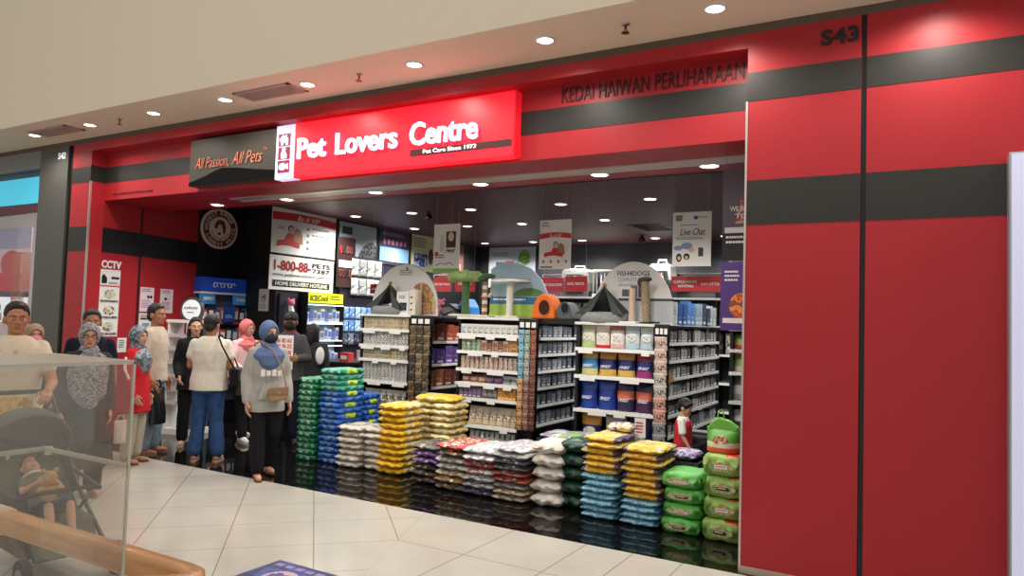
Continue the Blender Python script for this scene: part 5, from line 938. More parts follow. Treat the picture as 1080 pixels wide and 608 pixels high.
def hand_mb(wr, d, fwd, side, s, curl):
    mb = MB(); d = d.normalized(); wv = (fwd-d*fwd.dot(d)).normalized(); n = d.cross(wv)
    if n.dot(Vector((-side, 0, .01))) < 0: n = -n
    kn = []
    for k in range(4):
        off = (.027-.018*k)*s; b = wr+wv*off*.7; q = wr+d*(.088-.004*abs(k-1))*s+wv*off; kn.append(q)
        mb.tube([b, q], [.014*s, .0115*s], 8)
    mb.ball(tuple(wr+d*.045*s), (.022*s, .022*s, .022*s))
    for k, L_ in enumerate((.068, .076, .07, .054)):
        a1 = curl*(.6+.1*k); a2 = curl*(1.5+.1*k); d1 = d*math.cos(a1)+n*math.sin(a1); d2 = d*math.cos(a2)+n*math.sin(a2)
        p1 = kn[k]+d1*L_*.5*s; p2 = p1+d2*L_*.5*s; mb.tube([kn[k], p1, p2], [.0098*s, .0088*s, .0074*s], 8)
    t0 = wr+d*.022*s+wv*.022*s; t1 = t0+(d*.62+wv*.75+n*.2).normalized()*.036*s; t2 = t1+(d*.9+wv*.25+n*.25).normalized()*.03*s
    mb.tube([t0, t1, t2], [.013*s, .0108*s, .0085*s], 8)
    return mb
def skin_mat(c): return mat('skin_%d_%d_%d' % c, c, .5, spec=.35)
def cloth(n, c, noise=.06): return mat('cloth_'+n, c, .9, spec=.2, noise=noise, nscale=25)
TR = [(.80, .158, .112), (.92, .155, .110), (1.02, .140, .100), (1.14, .150, .106), (1.24, .158, .106), (1.32, .146, .090), (1.37, .105, .076), (1.405, .066, .06)]
def person(label, loc, rz, s, skin, top, legs, J=None, head=None, hs=1.0, yaw=0, nod=0, shoes=None, face=True, girth=1.0, rx=0, z0=0, curl=.45, fwd=None):
    J = J or {}; head = head or {}; fwd = fwd or {}
    R_ = thing('person', label, 'person', (loc[0], loc[1], z0), rz, None, (rx, 0, rz) if rx else None)
    g = lambda k, d: Vector(J.get(k, d))*s
    SH = {}; EL = {}; WR = {}; HP = {}; KN = {}; AN = {}
    for sd, c in ((1, 'R'), (-1, 'L')):
        SH[c] = g(c+'s', (.150*sd*girth, 0, 1.325)); EL[c] = g(c+'e', (.190*sd*girth, -.03, 1.06)); WR[c] = g(c+'w', (.200*sd*girth, .05, .83))
        HP[c] = g(c+'h', (.082*sd, 0, .83)); KN[c] = g(c+'k', (.092*sd, .015, .46)); AN[c] = g(c+'a', (.10*sd, -.02, .085))
    sk = skin_mat(skin); mb = MB()
    hc = Vector((0, .012, 1.43))*s; hs_ = s*hs                                  # chin height; head grows upward from here
    Hm = Matrix.Translation(hc) @ Matrix.Rotation(yaw, 4, 'Z') @ Matrix.Rotation(nod, 4, 'X') @ Matrix.Scale(hs_, 4) @ Matrix.Translation((0, 0, .105))
    hd = MB(); hd.ball((0, -.012, .024), (.075, .094, .092), 20, 14).ball((0, .022, -.04), (.059, .064, .072), 18, 12).ball((0, .066, -.09), (.026, .022, .02))
    hd.ball((0, .07, .022), (.05, .02, .012)).ball((.037, .055, -.022), (.024, .026, .022)).ball((-.037, .055, -.022), (.024, .026, .022))
    if hs > 1.2: hd.ball((0, .084, -.028), (.012, .012, .011)).ball((.034, .05, -.045), (.028, .03, .03)).ball((-.034, .05, -.045), (.028, .03, .03)).ball((0, .05, .05), (.05, .04, .04))
    else: hd.tube([(0, .082, .012), (0, .094, -.012), (0, .102, -.03)], [.008, .010, .0125], 8).ball((.012, .09, -.034), .009).ball((-.012, .09, -.034), .009)
    hd.ball((.0, .078, -.064), (.026, .012, .014)).ball((.077, -.008, -.012), (.012, .022, .032)).ball((-.077, -.008, -.012), (.012, .022, .032))
    hd.cyl((0, -.02, -.2), (0, -.008, -.06), .052, .05)
    xf(hd, Hm); mb.v += hd.v; nv = 0; mb.f += hd.f; mb.mi += hd.mi; mb.sm += hd.sm
    mb.loft([(0, 0, z*s, a*.88*s*girth, b*.88*s*girth) for z, a, b in TR], 18); mb.loft([(0, 0, z*s, a*s, b*s) for z, a, b in ((.76, .10, .09), (.84, .15, .105), (.92, .145, .1))], 18)
    fm = []
    for sd, c in ((1, 'R'), (-1, 'L')):
        mb.tube([SH[c], SH[c].lerp(EL[c], .5), EL[c], EL[c].lerp(WR[c], .35), WR[c]], [.05*s, .045*s, .038*s, .037*s, .026*s], 10)
        mb.tube([HP[c], KN[c], KN[c].lerp(AN[c], .3), AN[c]], [.085*s, .056*s, .055*s, .036*s], 10)
        t = J.get(c+'t', (.02*sd, .2, 0)); td = Vector(t).normalized(); A_ = Vector((AN[c].x, AN[c].y, max(AN[c].z-.05*s, .03*s) if rx == 0 and 'sit' not in J else AN[c].z-.03*s))
        mb.tube([A_-td*.04*s, A_+td*.07*s, A_+td*.145*s], [.036*s, .036*s, .026*s], 10); mb.tube([AN[c], A_], [.036*s, .036*s], 8)
        fm.append((c, A_, td))
    body = vox(mb, .0062 if s > .7 else .005, 5)
    hm = [vox(hand_mb(WR[c], WR[c]-EL[c], Vector(fwd.get(c, (0, 1, 0))), sd, s*(1.0 if s > .7 else 1.05), curl), .0036 if s > .7 else .003, 2) for sd, c in ((1, 'R'), (-1, 'L'))]
    link('body', join([body]+hm, sk, 'body'), R_)
    # ---- face
    def hp(name, m_, mats, label=None):
        return part(name, xf(m_, Hm), mats, R_, label=label)
    if face:
        for sx in (1, -1):
            hp('eye', MB().ball((.031*sx, .0775, .0), (.0125, .007, .0055), 12, 8).ball((.031*sx, .0825, .0), (.0055, .0035, .0052), 10, 6, 1), [mat('eye_white', (226, 220, 214), .3), mat('iris', (36, 22, 16), .2)])
            hp('eyebrow', MB().tube([(.014*sx, .09, .018), (.032*sx, .087, .024), (.05*sx, .073, .017)], [.0022, .0028, .0016], 6), mat('brow_hair', (60, 44, 36), .8))
        if not head.get('mask'): hp('lips', MB().ball((0, .086, -.0615), (.021, .006, .0045)).ball((0, .086, -.069), (.018, .006, .005)), mat('lips', (150, 84, 76), .5))
    # ---- legs
    kind, lc, lr = legs
    if kind:
        m_ = MB(); m_.loft([(0, 0, z*s, a*s*girth, b*s*girth) for z, a, b in ((.76, .13, .105), (.84, .170, .124), (.94, .168, .122), (1.0, .160, .114))], 18)
        for c in 'RL':
            e = AN[c]+Vector((0, 0, .03*s)) if kind != 'shorts' else KN[c].lerp(HP[c], .12)
            if kind == 'shorts': m_.tube([HP[c], e], [.1*s, .09*s], 12)
            else: m_.tube([HP[c], HP[c].lerp(KN[c], .5), KN[c], KN[c].lerp(e, .5), e], [.1*s, .092*s, (.07+.3*(lr-.05))*s, (.062+.6*(lr-.05))*s, lr*s], 12)
        me = vox(m_, .011 if s > .7 else .008, 4, .012*s, .14); me.materials.append(lc); link('trousers' if kind != 'shorts' else 'shorts', me, R_)
    # ---- top
    tc, sleeve, hem = top[:3]; inf = top[3] if len(top) > 3 else .014
    m_ = MB(); rg = [(0, 0, z*s, (a+inf)*s*girth, (b+inf)*s*girth) for z, a, b in TR if z > hem+.04]
    rg = [(0, 0, hem*s, (.160+inf+max(0, .8-hem)*.16)*s*girth, (.122+inf+max(0, .8-hem)*.16)*s*girth)]+([] if hem > .76 else [(0, 0, .8*s, (.172+inf)*s*girth, (.124+inf)*s*girth)] if hem < .7 else [])+[r for r in rg if r[2] > .81*s or hem > .76]
    m_.loft(rg, 22)
    for c in 'RL':
        if sleeve == 'none': m_.ball(tuple(SH[c]*.9+Vector((0, 0, SH[c].z*.1))), .05*s); continue
        pts = [SH[c], SH[c].lerp(EL[c], .55)]; rr = [(.046+inf*.6)*s, (.044+inf*.9)*s]
        if sleeve == 'long': pts += [EL[c], EL[c].lerp(WR[c], .6), EL[c].lerp(WR[c], .93)]; rr += [(.039+inf*.9)*s, (.036+inf*.9)*s, (.029+inf*.6)*s]
        elif sleeve == 'half': pts[-1] = SH[c].lerp(EL[c], .72)
        m_.tube(pts, rr, 12)
    me = vox(m_, .010 if s > .7 else .007, 4, .013*s, .13); me.materials.append(tc); link(top[4] if len(top) > 4 else 'shirt', me, R_)
    # ---- shoes
    if shoes:
        nm, m1 = shoes
        for c, A_, td in fm:
            sd = Vector((td.y, -td.x, 0)); z_ = 0 if rx == 0 and 'sit' not in J else A_.z-.05*s
            lift = max(0, A_.z-.035*s) if (rx == 0 and 'sit' not in J) else z_
            out = [(-.06, -.028), (-.075, 0), (-.06, .028), (.05, .036), (.13, .036), (.17, .012), (.17, -.012), (.13, -.036), (.05, -.034)]
            pts = [(A_.x+td.x*a*s+sd.x*b*s, A_.y+td.y*a*s+sd.y*b*s) for a, b in out]; q = MB().prism(pts[::-1], lift, lift+.018*s, 'z')
            if nm == 'sandal': q.tube([A_+sd*.036*s+td*.07*s, A_+Vector((0, 0, .032*s))+td*.075*s, A_-sd*.036*s+td*.07*s], .010*s, 6).tube([A_+sd*.034*s+td*.0*s, A_+Vector((0, 0, .034*s))+td*.02*s, A_-sd*.034*s+td*.0*s], .007*s, 6)
            else: q.tube([A_-td*.045*s+Vector((0, 0, .01*s)), A_+td*.06*s+Vector((0, 0, .012*s)), A_+td*.145*s], [.045*s, .044*s, .034*s], 12)
            part(nm, q, m1, R_)
    # ---- head wear
    if 'hair' in head:
        q = MB().ball((0, -.022, .04), (.083, .094, .094), 22, 14).ball((0, -.06, -.02), (.066, .055, .06), 16, 10).ball((0, .03, .085), (.055, .04, .03), 14, 8)
        if head.get('fringe'): q.ball((0, .055, .06), (.07, .045, .03), 18, 10).ball((.06, .02, .03), (.03, .05, .04)).ball((-.06, .02, .03), (.03, .05, .04))
        if head.get('long'): q.tube([(0, -.06, .0), (0, -.075, -.1), (0, -.07, -.2)], [.08, .075, .06], 14).tube([(.068, -.02, .02), (.075, -.02, -.1), (.08, .0, -.2)], [.03, .03, .02], 10).tube([(-.068, -.02, .02), (-.075, -.02, -.1), (-.08, .0, -.2)], [.03, .03, .02], 10)
        me = vox(xf(q, Hm), .006*hs, 3, .006, .03); me.materials.append(mat('hair_%d' % head['hair'][0], head['hair'], .55, spec=.4)); link('hair', me, R_)
    if 'hijab' in head:
        hm_, drop, wide = head['hijab']
        q = MB().ball((0, -.02, .014), (.096, .110, .124), 36, 28); cen = []
        keep = []
        for f, mi_, sm_ in zip(q.f, q.mi, q.sm):
            cx = sum((Vector(q.v[i]) for i in f), Vector())/len(f)
            if not (cx.y > .015 and (cx.x/.066)**2+((cx.z+.018)/.090)**2 < 1): keep.append(f)
        q.f = keep; q.mi = [0]*len(keep); q.sm = [True]*len(keep)
        ring = []
        for i in range(25):
            a = 2*PI*i/24; x_ = .066*math.cos(a); zz = -.018+.09*math.sin(a); k_ = max(0, 1-(x_/.096)**2-((zz-.014)/.124)**2); ring.append((x_, -.02+.110*math.sqrt(k_), zz))
        q.tube(ring, .010, 8); xf(q, Hm); shell = q.mesh('shell', [])
        d_ = MB(); d_.ball((0, .02, 1.395), (.085, .088, .045), 18, 12); zb = 1.40-drop
        d_.loft([(0, .02, zb, .06+wide*.9, .10+wide*.5), (0, .02, zb+drop*.25, .115+wide*.9, .125+wide*.5), (0, .02, zb+drop*.6, .15+wide*.7, .132+wide*.4), (0, .012, 1.345, .150+wide*.2, .115), (0, .008, 1.39, .10, .095), (0, -.008, 1.43, .078, .076), (0, -.02, 1.47, .066, .07)], 24)
        xf(d_, Matrix.Scale(s, 4)); dr = vox(d_, .009, 4, .024*s, .07)
        link('hijab', join([shell, dr], hm_, 'hijab'), R_)
    if 'mask' in head: hp('face_mask', MB().ball((0, .026, -.050), (.070, .094, .066), 22, 16).tube([(.06, .05, -.03), (.078, .0, -.01)], .003, 6).tube([(-.06, .05, -.03), (-.078, .0, -.01)], .003, 6), mat('mask_%d' % head['mask'][0], head['mask'], .8))
    if 'cap' in head:
        cm_ = mat('cap_%d' % head['cap'][0], head['cap'], .85); q = MB().ball((0, -.012, .05), (.088, .104, .085), 22, 14).prism([(-.07, .06), (.07, .06), (.06, .13), (.03, .155), (-.03, .155), (-.06, .13)], .045, .055, 'z'); hp('cap', q, cm_)
    if 'glasses' in head:
        q = MB()
        for sx in (1, -1): q.tube([(sx*.032+.023*math.cos(t*PI/8), .094, -.002+.018*math.sin(t*PI/8)) for t in range(17)], .0018, 6).tube([(sx*.055, .092, .004), (sx*.08, .0, .0)], .0018, 6)
        q.tube([(-.01, .096, .002), (.01, .096, .002)], .0018, 6); hp('glasses', q, BLKM)
    return R_
def ang(d): return math.radians(d)
BLKC = cloth('black', (24, 24, 27)); NAVY = cloth('navy', (26, 30, 44)); JEAN = cloth('jeans', (50, 78, 122), .22); LJEAN = cloth('light_jeans', (140, 160, 176), .15); GDARK = cloth('dark_grey', (58, 58, 60)); BEIGE = cloth('beige_trousers', (180, 170, 152))
PEACH = mat('sandal_pale', (196, 170, 156), .7); SBRN = mat('sandal_brown', (112, 62, 40), .7); SGRY = mat('sandal_grey', (120, 104, 96), .7); SNK = mat('sneaker_white', (216, 214, 210), .6); SBLK = mat('shoe_black', (26, 26, 28), .6)
SK1 = (186, 136, 108); SK2 = (200, 152, 126); SK3 = (164, 112, 84)
# man in the white T-shirt, seen from behind
P = person('man in white T-shirt and blue jeans with his back to the camera', (-6.95, 5.38), ang(38), .985, SK3, (cloth('white_tee', (214, 206, 192)), 'short', .80, .02), ('jeans', JEAN, .078), {'Re': (.235, -.02, 1.07), 'Rw': (.205, .19, .93), 'Le': (-.215, .0, 1.07), 'Lw': (-.12, .22, 1.0), 'Ra': (.13, -.02, .085), 'La': (-.12, .0, .085)}, {'hair': (30, 24, 22)}, yaw=ang(-12), shoes=('sandal', PEACH), girth=1.17)
bg = thing('shoulder_bag', 'black shoulder bag hanging at the right hip of the man in white T-shirt', 'bag', (-6.95, 5.38, 0), ang(38)); bg.location.z = 0
part('bag_body', MB().prism([(.24, .82), (.34, .84), (.34, 1.02), (.25, 1.03)], -.12, .14), BLKC, bg, bevel=.02); part('flap', MB().prism([(.335, .9), (.352, .9), (.35, 1.03), (.25, 1.045), (.25, 1.03), (.335, 1.02)], -.125, .145), mat('bag_flap', (40, 36, 36), .7), bg)
part('strap', MB().tube([(.29, -.08, 1.02), (.235, -.165, 1.15), (.16, -.155, 1.28), (.1, -.09, 1.39), (.1, .03, 1.4), (.17, .15, 1.26), (.29, .1, 1.02)], .010, 6), BLKC, bg)
# woman in the grey hoodie
HBLUE = cloth('slate_blue_hijab', (92, 112, 152))
P = person('woman in grey hoodie, slate blue hijab and dark mask walking out of the shop', (-5.85, 5.22), ang(-118), .952, SK2, (cloth('grey_hoodie', (168, 166, 160)), 'long', .70, .026, 'hoodie'), ('trousers', BLKC, .07), {'Re': (.205, -.03, 1.07), 'Rw': (.21, .05, .80), 'Le': (-.21, -.04, 1.07), 'Lw': (-.235, .04, .80), 'Rk': (.09, .08, .46), 'Ra': (.085, .12, .085), 'Lk': (-.09, .0, .46), 'La': (-.085, -.14, .10)}, {'hijab': (HBLUE, .26, .03), 'mask': (34, 36, 46)}, yaw=ang(18), shoes=('sandal', SBRN))
for i in range(4): part('chest_print', MB().box(-.105+.055*i, .15, 1.035-.005*(i % 2), -.065+.055*i, .158, 1.085+.01*(i % 2)), mat('print_white', (226, 224, 220), .7), P)
part('hood', MB().ball((0, -.13, 1.26), (.15, .07, .09), 16, 10), cloth('grey_hoodie', (168, 166, 160)), P); part('hoodie_pocket', MB().prism([(-.12, .8), (.12, .8), (.08, .95), (-.08, .95)], .145, .158), cloth('grey_hoodie', (168, 166, 160)), P)
bg = thing('crossbody_bag', 'small tan crossbody bag worn in front by the woman in grey hoodie', 'bag', (-5.85, 5.22, 0), ang(-118))
TAN = mat('tan_leather', (156, 124, 92), .55); part('bag_body', MB().prism([(-.14, .8), (.02, .78), (.04, .84), (.03, .91), (-.15, .92), (-.16, .86)], .17, .25), TAN, bg, bevel=.015); part('flap', MB().prism([(-.15, .86), (.03, .85), (.03, .92), (-.155, .93)], .248, .258), mat('tan_flap', (140, 108, 78), .55), bg); part('clasp', MB().box(-.075, .258, .865, -.05, .264, .885), STEEL, bg)
part('strap', MB().tube([(-.15, .18, .92), (-.11, .165, 1.1), (.0, .15, 1.3), (.1, .04, 1.38), (.12, -.08, 1.34), (.05, -.16, 1.1), (-.12, -.12, .95), (-.2, .02, .9), (-.15, .18, .92)], .007, 6), TAN, bg)
# woman in red
GPAT = print_mat('grey_patterned_hijab', [(110, 122, 132), (160, 164, 168), (80, 92, 104), (130, 140, 148)], 14, .9)
P = person('woman in red long top and grey patterned hijab facing right beside the acrylic box', (-7.44, 4.83), ang(-62), .89, SK2, (cloth('red_top', (188, 36, 44)), 'long', .62, .026, 'tunic'), ('trousers', BEIGE, .075), {'Rw': (.2, .1, .84), 'Re': (.235, .0, 1.06)}, {'hijab': (GPAT, .30, .035)}, yaw=ang(-14), shoes=('sandal', SBRN))
part('sleeve_stripe', MB().tube([(.235, .01, 1.14), (.262, .02, 1.03), (.255, .06, .93)], .014, 6), mat('print_white', (226, 224, 220), .7), P)
# man in beige shirt
P = person('man in pale beige shirt and light jeans turned away beside the red wall', (-7.77, 5.25), ang(-62), 1.045, SK3, (cloth('beige_shirt', (196, 182, 164)), 'half', .80, .022), ('jeans', LJEAN, .08), {'Rw': (.22, .1, .82)}, {'hair': (24, 20, 20)}, yaw=ang(-12), shoes=('sandal', SGRY))
bg = thing('carrier_bag', 'black plastic carrier bag hanging from the hand of the man in beige shirt', 'bag', (-7.55, 5.17, .38), ang(-62)); link('bag_body', pouch(.3, .16, .4, [mat('black_plastic', (26, 26, 30), .25)]*3, seed=3), bg); part('handle', MB().tube([(-.07, 0, .38), (-.04, 0, .48), (.04, 0, .48), (.07, 0, .38)], .01, 6), mat('black_plastic', (26, 26, 30), .25), bg)
# woman in black jacket
P = person('long haired woman in black jacket standing behind the man in white T-shirt', (-7.9, 5.88), ang(-125), .955, SK2, (BLKC, 'long', .72, .026, 'jacket'), ('trousers', BLKC, .07), {'Rw': (.17, .16, .9)}, {'hair': (26, 22, 22), 'long': True}, yaw=ang(4), shoes=('sandal', PEACH))
# woman in pink
PNK = cloth('coral_hijab', (204, 108, 112))
P = person('woman in coral hijab and pale pink sweater walking right in white sneakers', (-7.68, 6.48), ang(-100), .947, SK2, (cloth('pale_pink', (216, 180, 178)), 'long', .76, .028, 'sweater'), ('trousers', BLKC, .065), {'Rk': (.09, .1, .47), 'Ra': (.09, .16, .09), 'Lk': (-.09, .02, .46), 'La': (-.09, -.18, .12), 'Re': (.23, .05, 1.07), 'Rw': (.19, .24, .98)}, {'hijab': (PNK, .2, .02)}, yaw=ang(6), shoes=('sneaker', SNK), fwd={'R': (0, 0, 1)})
bg = thing('handbag', 'dark handbag carried by the woman in coral hijab', 'bag', (-7.46, 6.34, .62), ang(-100)); part('bag_body', MB().prism([(-.13, 0), (.13, 0), (.1, .2), (-.1, .2)], -.05, .05), mat('dark_brown_leather', (50, 36, 34), .5), bg, bevel=.015); part('handle', MB().tube([(-.07, 0, .2), (-.05, 0, .3), (.05, 0, .3), (.07, 0, .2)], .008, 6), mat('dark_brown_leather', (50, 36, 34), .5), bg)
# man with cap and mask
P = person('man in black cap and black mask wearing a dark grey shirt behind the hooded woman', (-7.08, 6.66), ang(-138), 1.02, SK3, (cloth('charcoal_shirt', (72, 70, 72)), 'long', .80, .022), ('trousers', NAVY, .075), {'Re': (.22, .04, 1.08), 'Rw': (.12, .27, 1.09), 'Le': (-.22, .04, 1.08), 'Lw': (-.12, .27, 1.09)}, {'hair': (24, 20, 20), 'cap': (38, 38, 42), 'mask': (28, 28, 32)}, yaw=ang(-6), shoes=('sneaker', SBLK), fwd={'R': (0, 0, 1), 'L': (0, 0, 1)})
part('collar', MB().lathe([(.075, 1.40), (.085, 1.42), (.07, 1.46)], n=18), cloth('rust_collar', (130, 76, 60)), P)
hb = thing('picture_board', 'white board of small pink pictures held by the man in black cap', 'board', (-6.86, 6.36, .98), ang(42)); part('panel', MB().box(-.11, 0, 0, .11, .015, .42), WHITE, hb)
for r in range(5): 
    for c in range(3): part('picture', MB().box(-.095+.066*c, -.003, .03+.075*r, -.041+.066*c, 0, .085+.075*r), print_mat('pink_tiles_%d' % ((r+c) % 2), [(206, 120, 120), (226, 190, 180), (190, 90, 90), (220, 170, 150)], 20), hb)
# shopper in dark clothes
P = person('dark haired shopper in dark grey top seen from behind right of the man in cap', (-7.17, 7.17), ang(30), .93, SK2, (cloth('graphite_top', (46, 46, 50)), 'long', .76, .024), ('trousers', BLKC, .07), {}, {'hair': (20, 18, 20), 'long': True}, yaw=ang(-30), shoes=('sneaker', SBLK)); part('shoulder_patch', MB().ball((.12, -.12, 1.12), (.06, .02, .12)), mat('print_white', (226, 224, 220), .7), P)
# man in cream shirt at the stroller
CRS = cloth('cream_shirt', (222, 206, 182), .05)
P = person('man in cream shirt facing the camera and pushing the stroller at far left', (-5.9, 2.86), ang(-114), 1.015, (180, 124, 92), (CRS, 'short', .80, .022), ('jeans', GDARK, .075), {'Re': (.24, .1, 1.07), 'Rw': (.2, .32, 1.02), 'Le': (-.24, .1, 1.07), 'Lw': (-.2, .32, 1.02)}, {'hair': (26, 22, 20)}, yaw=ang(3), shoes=('sandal', SGRY), girth=1.1, fwd={'R': (-1, 0, .3), 'L': (1, 0, .3)}, curl=.8)
part('shirt_print', MB().prism([(-.13, .86), (.13, .86), (.15, .96), (.1, 1.0), (-.12, .98)], .142, .152), print_mat('yellow_shirt_print', [(226, 180, 60), (206, 150, 40), (232, 200, 110), (220, 170, 60)], 8), P); part('collar', MB().lathe([(.082, 1.385), (.092, 1.40), (.075, 1.435)], n=18), CRS, P); part('placket', MB().box(-.012, .128, 1.16, .012, .136, 1.33), mat('placket', (206, 188, 160), .9), P)
# woman in the big patterned scarf
WPAT = print_mat('blue_white_scarf', [(84, 86, 98), (176, 172, 174), (92, 94, 106), (160, 156, 160), (110, 112, 124)], 15, .9, (1, 1, 1.8))
P = person('woman with glasses in a large blue and white patterned hijab over dark grey dress', (-6.42, 3.71), ang(-110), .915, (196, 146, 122), (GDARK, 'long', .3, .03, 'dress'), ('trousers', GDARK, .08), {'Rw': (.22, .1, .82)}, {'hijab': (WPAT, .56, .05), 'glasses': 1}, yaw=ang(-6), shoes=('sandal', PEACH))
bg = thing('paper_bag', 'small pale paper bag in the hand of the woman in patterned hijab', 'bag', (-6.13, 3.86, .48), ang(-110)); link('bag_body', pouch(.1, .05, .2, [mat('pale_paper', (206, 190, 180), .8)]*3, seed=8), bg); part('handle', MB().tube([(-.03, 0, .19), (-.02, 0, .24), (.02, 0, .24), (.03, 0, .19)], .004, 6), mat('pale_paper', (206, 190, 180), .8), bg)
# woman in pink mask and man in navy behind them
P = person('woman in light brown hijab and pink mask behind the man in cream shirt', (-8.02, 4.07), ang(-108), .885, SK2, (NAVY, 'long', .72, .024), ('trousers', BLKC, .07), {}, {'hijab': (cloth('brown_hijab', (160, 130, 108)), .24, .02), 'mask': (220, 140, 160)}, yaw=ang(0), shoes=('sandal', SGRY))
P = person('dark haired man in navy shirt behind the woman in patterned hijab', (-7.06, 4.1), ang(-128), .99, SK3, (NAVY, 'short', .80, .022), ('trousers', BLKC, .075), {}, {'hair': (26, 22, 22)}, yaw=ang(12), shoes=('sandal', SGRY), girth=1.05)
# boy in red vest
P = person('small boy in red vest over white T-shirt facing right beside the green bags', (-2.09, 7.13), ang(-84), .55, (206, 158, 130), (cloth('white_sleeves', (226, 222, 216)), 'half', .82, .03), ('trousers', GDARK, .075), {'Re': (.2, .04, 1.06), 'Rw': (.2, .16, .86)}, {'hair': (20, 17, 18), 'fringe': 1}, hs=1.32, yaw=ang(-8), nod=ang(-10), shoes=('sneaker', SBLK))
vm = MB(); vm.loft([(0, 0, z*.55, (a+.05)*.55, (b+.05)*.55) for z, a, b in ((.76, .17, .12), (.92, .166, .116), (1.02, .156, .108), (1.14, .158, .110), (1.24, .15, .106), (1.34, .1, .085))], 20)
me = vox(vm, .007, 4, .01, .06); me.materials.append(cloth('red_vest', (186, 44, 50))); link('vest', me, P)
# ------------------------------------------------------------------ stroller and child
ST = (-4.86, 2.60); SR = ang(-98)
st = thing('baby_stroller', 'dark olive baby stroller with hood behind the acrylic box at far left', 'stroller', (ST[0], ST[1], 0), SR)
OLV = cloth('olive_canvas', (84, 82, 74)); ALU = mat('stroller_tube', (70, 70, 72), .4, .6)
for sx in (1, -1):
    part('side_frame', MB().tube([(.25*sx, -.72, 1.02), (.25*sx, -.2, .46), (.22*sx, .40, .14)], .014, 8).tube([(.24*sx, -.02, .38), (.24*sx, -.36, .12)], .014, 8).tube([(.24*sx, -.3, .56), (.23*sx, .2, .50)], .012, 8), ALU, st)
    for y_ in (-.36, .42):
        wq = part('wheel', MB().cyl((.235*sx, y_, .1), (.275*sx, y_, .1), .1, n=22), mat('rubber', (30, 30, 32), .7), st); part('hub', MB().cyl((.232*sx, y_, .1), (.279*sx, y_, .1), .05, n=16), mat('hub_grey', (120, 120, 122), .5), wq)
part('push_handle', MB().tube([(.25, -.72, 1.02), (.25, -.75, 1.04), (-.25, -.75, 1.04), (-.25, -.72, 1.02)], .016, 8), mat('foam_grip', (44, 44, 46), .9), st)
part('seat', MB().prism([(-.50, .60), (-.46, .63), (-.06, .33), (.22, .31), (.22, .26), (-.1, .27)], -.22, .22, 'x'), OLV, st, bevel=.015); part('footrest', MB().prism([(.20, .30), (.24, .31), (.38, .16), (.35, .14)], -.18, .18, 'x'), OLV, st)
part('bumper_bar', MB().tube([(.23, .2, .50), (.12, .27, .53), (-.12, .27, .53), (-.23, .2, .50)], .014, 8), mat('foam_grip', (44, 44, 46), .9), st); part('basket', MB().box(-.2, -.2, .14, .2, .24, .16).box(-.2, -.2, .16, -.19, .24, .24).box(.19, -.2, .16, .2, .24, .24), OLV, st)
hq = MB(); n = 16; m_ = 8; vs = []
for j in range(m_+1):
    b = math.radians(-5+125*j/m_)
    for i in range(n+1):
        a = PI*i/n; vs.append((.27*math.cos(a), -.40-.30*math.sin(a)*math.cos(b), .68+.28*math.sin(a)*math.sin(b)))
hq.add(vs, [(j*(n+1)+i, j*(n+1)+i+1, (j+1)*(n+1)+i+1, (j+1)*(n+1)+i) for j in range(m_) for i in range(n)], 0, True)
o = part('hood', hq, cloth('hood_olive', (96, 94, 86)), st); o.modifiers.new('thick', 'SOLIDIFY').thickness = .012
P = person('toddler in olive top and navy shorts lying back in the stroller', (-4.53, 2.553), SR, .5, (206, 154, 124), (cloth('olive_top', (98, 96, 76)), 'short', .84, .024), ('shorts', cloth('navy_shorts', (44, 50, 72)), .08), {'sit': 1, 'Rk': (.12, .33, .574), 'Ra': (.12, .16, .24), 'Lk': (-.12, .33, .56), 'La': (-.11, .13, .22), 'Re': (.22, .10, 1.08), 'Rw': (.14, .32, 1.0), 'Le': (-.22, .10, 1.06), 'Lw': (-.06, .34, 1.0), 'Rt': (0, .6, .8), 'Lt': (0, .6, .8)}, {'hair': (40, 30, 26)}, hs=1.35, rx=ang(55), z0=.125, yaw=0, fwd={'R': (0, 0, 1), 'L': (0, 0, 1)})
part('bib', MB().lathe([(.05, .70), (.075, .695), (.07, .685)], n=16), mat('bib_white', (220, 214, 204), .8), P)
tb = thing('teddy_toy', 'small tan and orange soft toy held by the toddler', 'soft toy', (-4.66, 2.50, .46), SR); part('toy_body', MB().ball((0, 0, .06), (.045, .04, .06)).ball((0, .01, .15), .042).ball((-.035, 0, .19), .016).ball((.035, 0, .19), .016).ball((.05, .02, .08), .02).ball((-.05, .02, .08), .02), mat('tan_plush', (190, 150, 104), .95), tb); part('scarf', MB().lathe([(.03, .105), (.045, .115), (.03, .125)], n=14), mat('orange_scarf', (206, 110, 50), .8), tb)
# ------------------------------------------------------------------ kiosk rail, acrylic case, blue bin
def wood():
    m = bpy.data.materials.new('honey_wood'); m.use_nodes = True; nt = m.node_tree; b = nt.nodes['Principled BSDF']; tc = nt.nodes.new('ShaderNodeTexCoord'); mp = nt.nodes.new('ShaderNodeMapping'); mp.inputs['Scale'].default_value = (1.5, 14, 14)
    n = nt.nodes.new('ShaderNodeTexNoise'); n.inputs['Scale'].default_value = 3; n.inputs['Detail'].default_value = 5; r = nt.nodes.new('ShaderNodeValToRGB'); e = r.color_ramp.elements; e[0].position = .3; e[0].color = rgb(190, 128, 70); e[1].position = .75; e[1].color = rgb(222, 168, 106)
    nt.links.new(tc.outputs['Object'], mp.inputs['Vector']); nt.links.new(mp.outputs[0], n.inputs['Vector']); nt.links.new(n.outputs['Fac'], r.inputs[0]); nt.links.new(r.outputs[0], b.inputs['Base Color']); b.inputs['Roughness'].default_value = .28; b.inputs['Coat Weight'].default_value = .4; return m
WOOD = wood()
kr = thing('wooden_rail', 'honey coloured rounded wooden rail at bottom left in front of the stroller', 'rail', (-2.3, 1.77, 0))
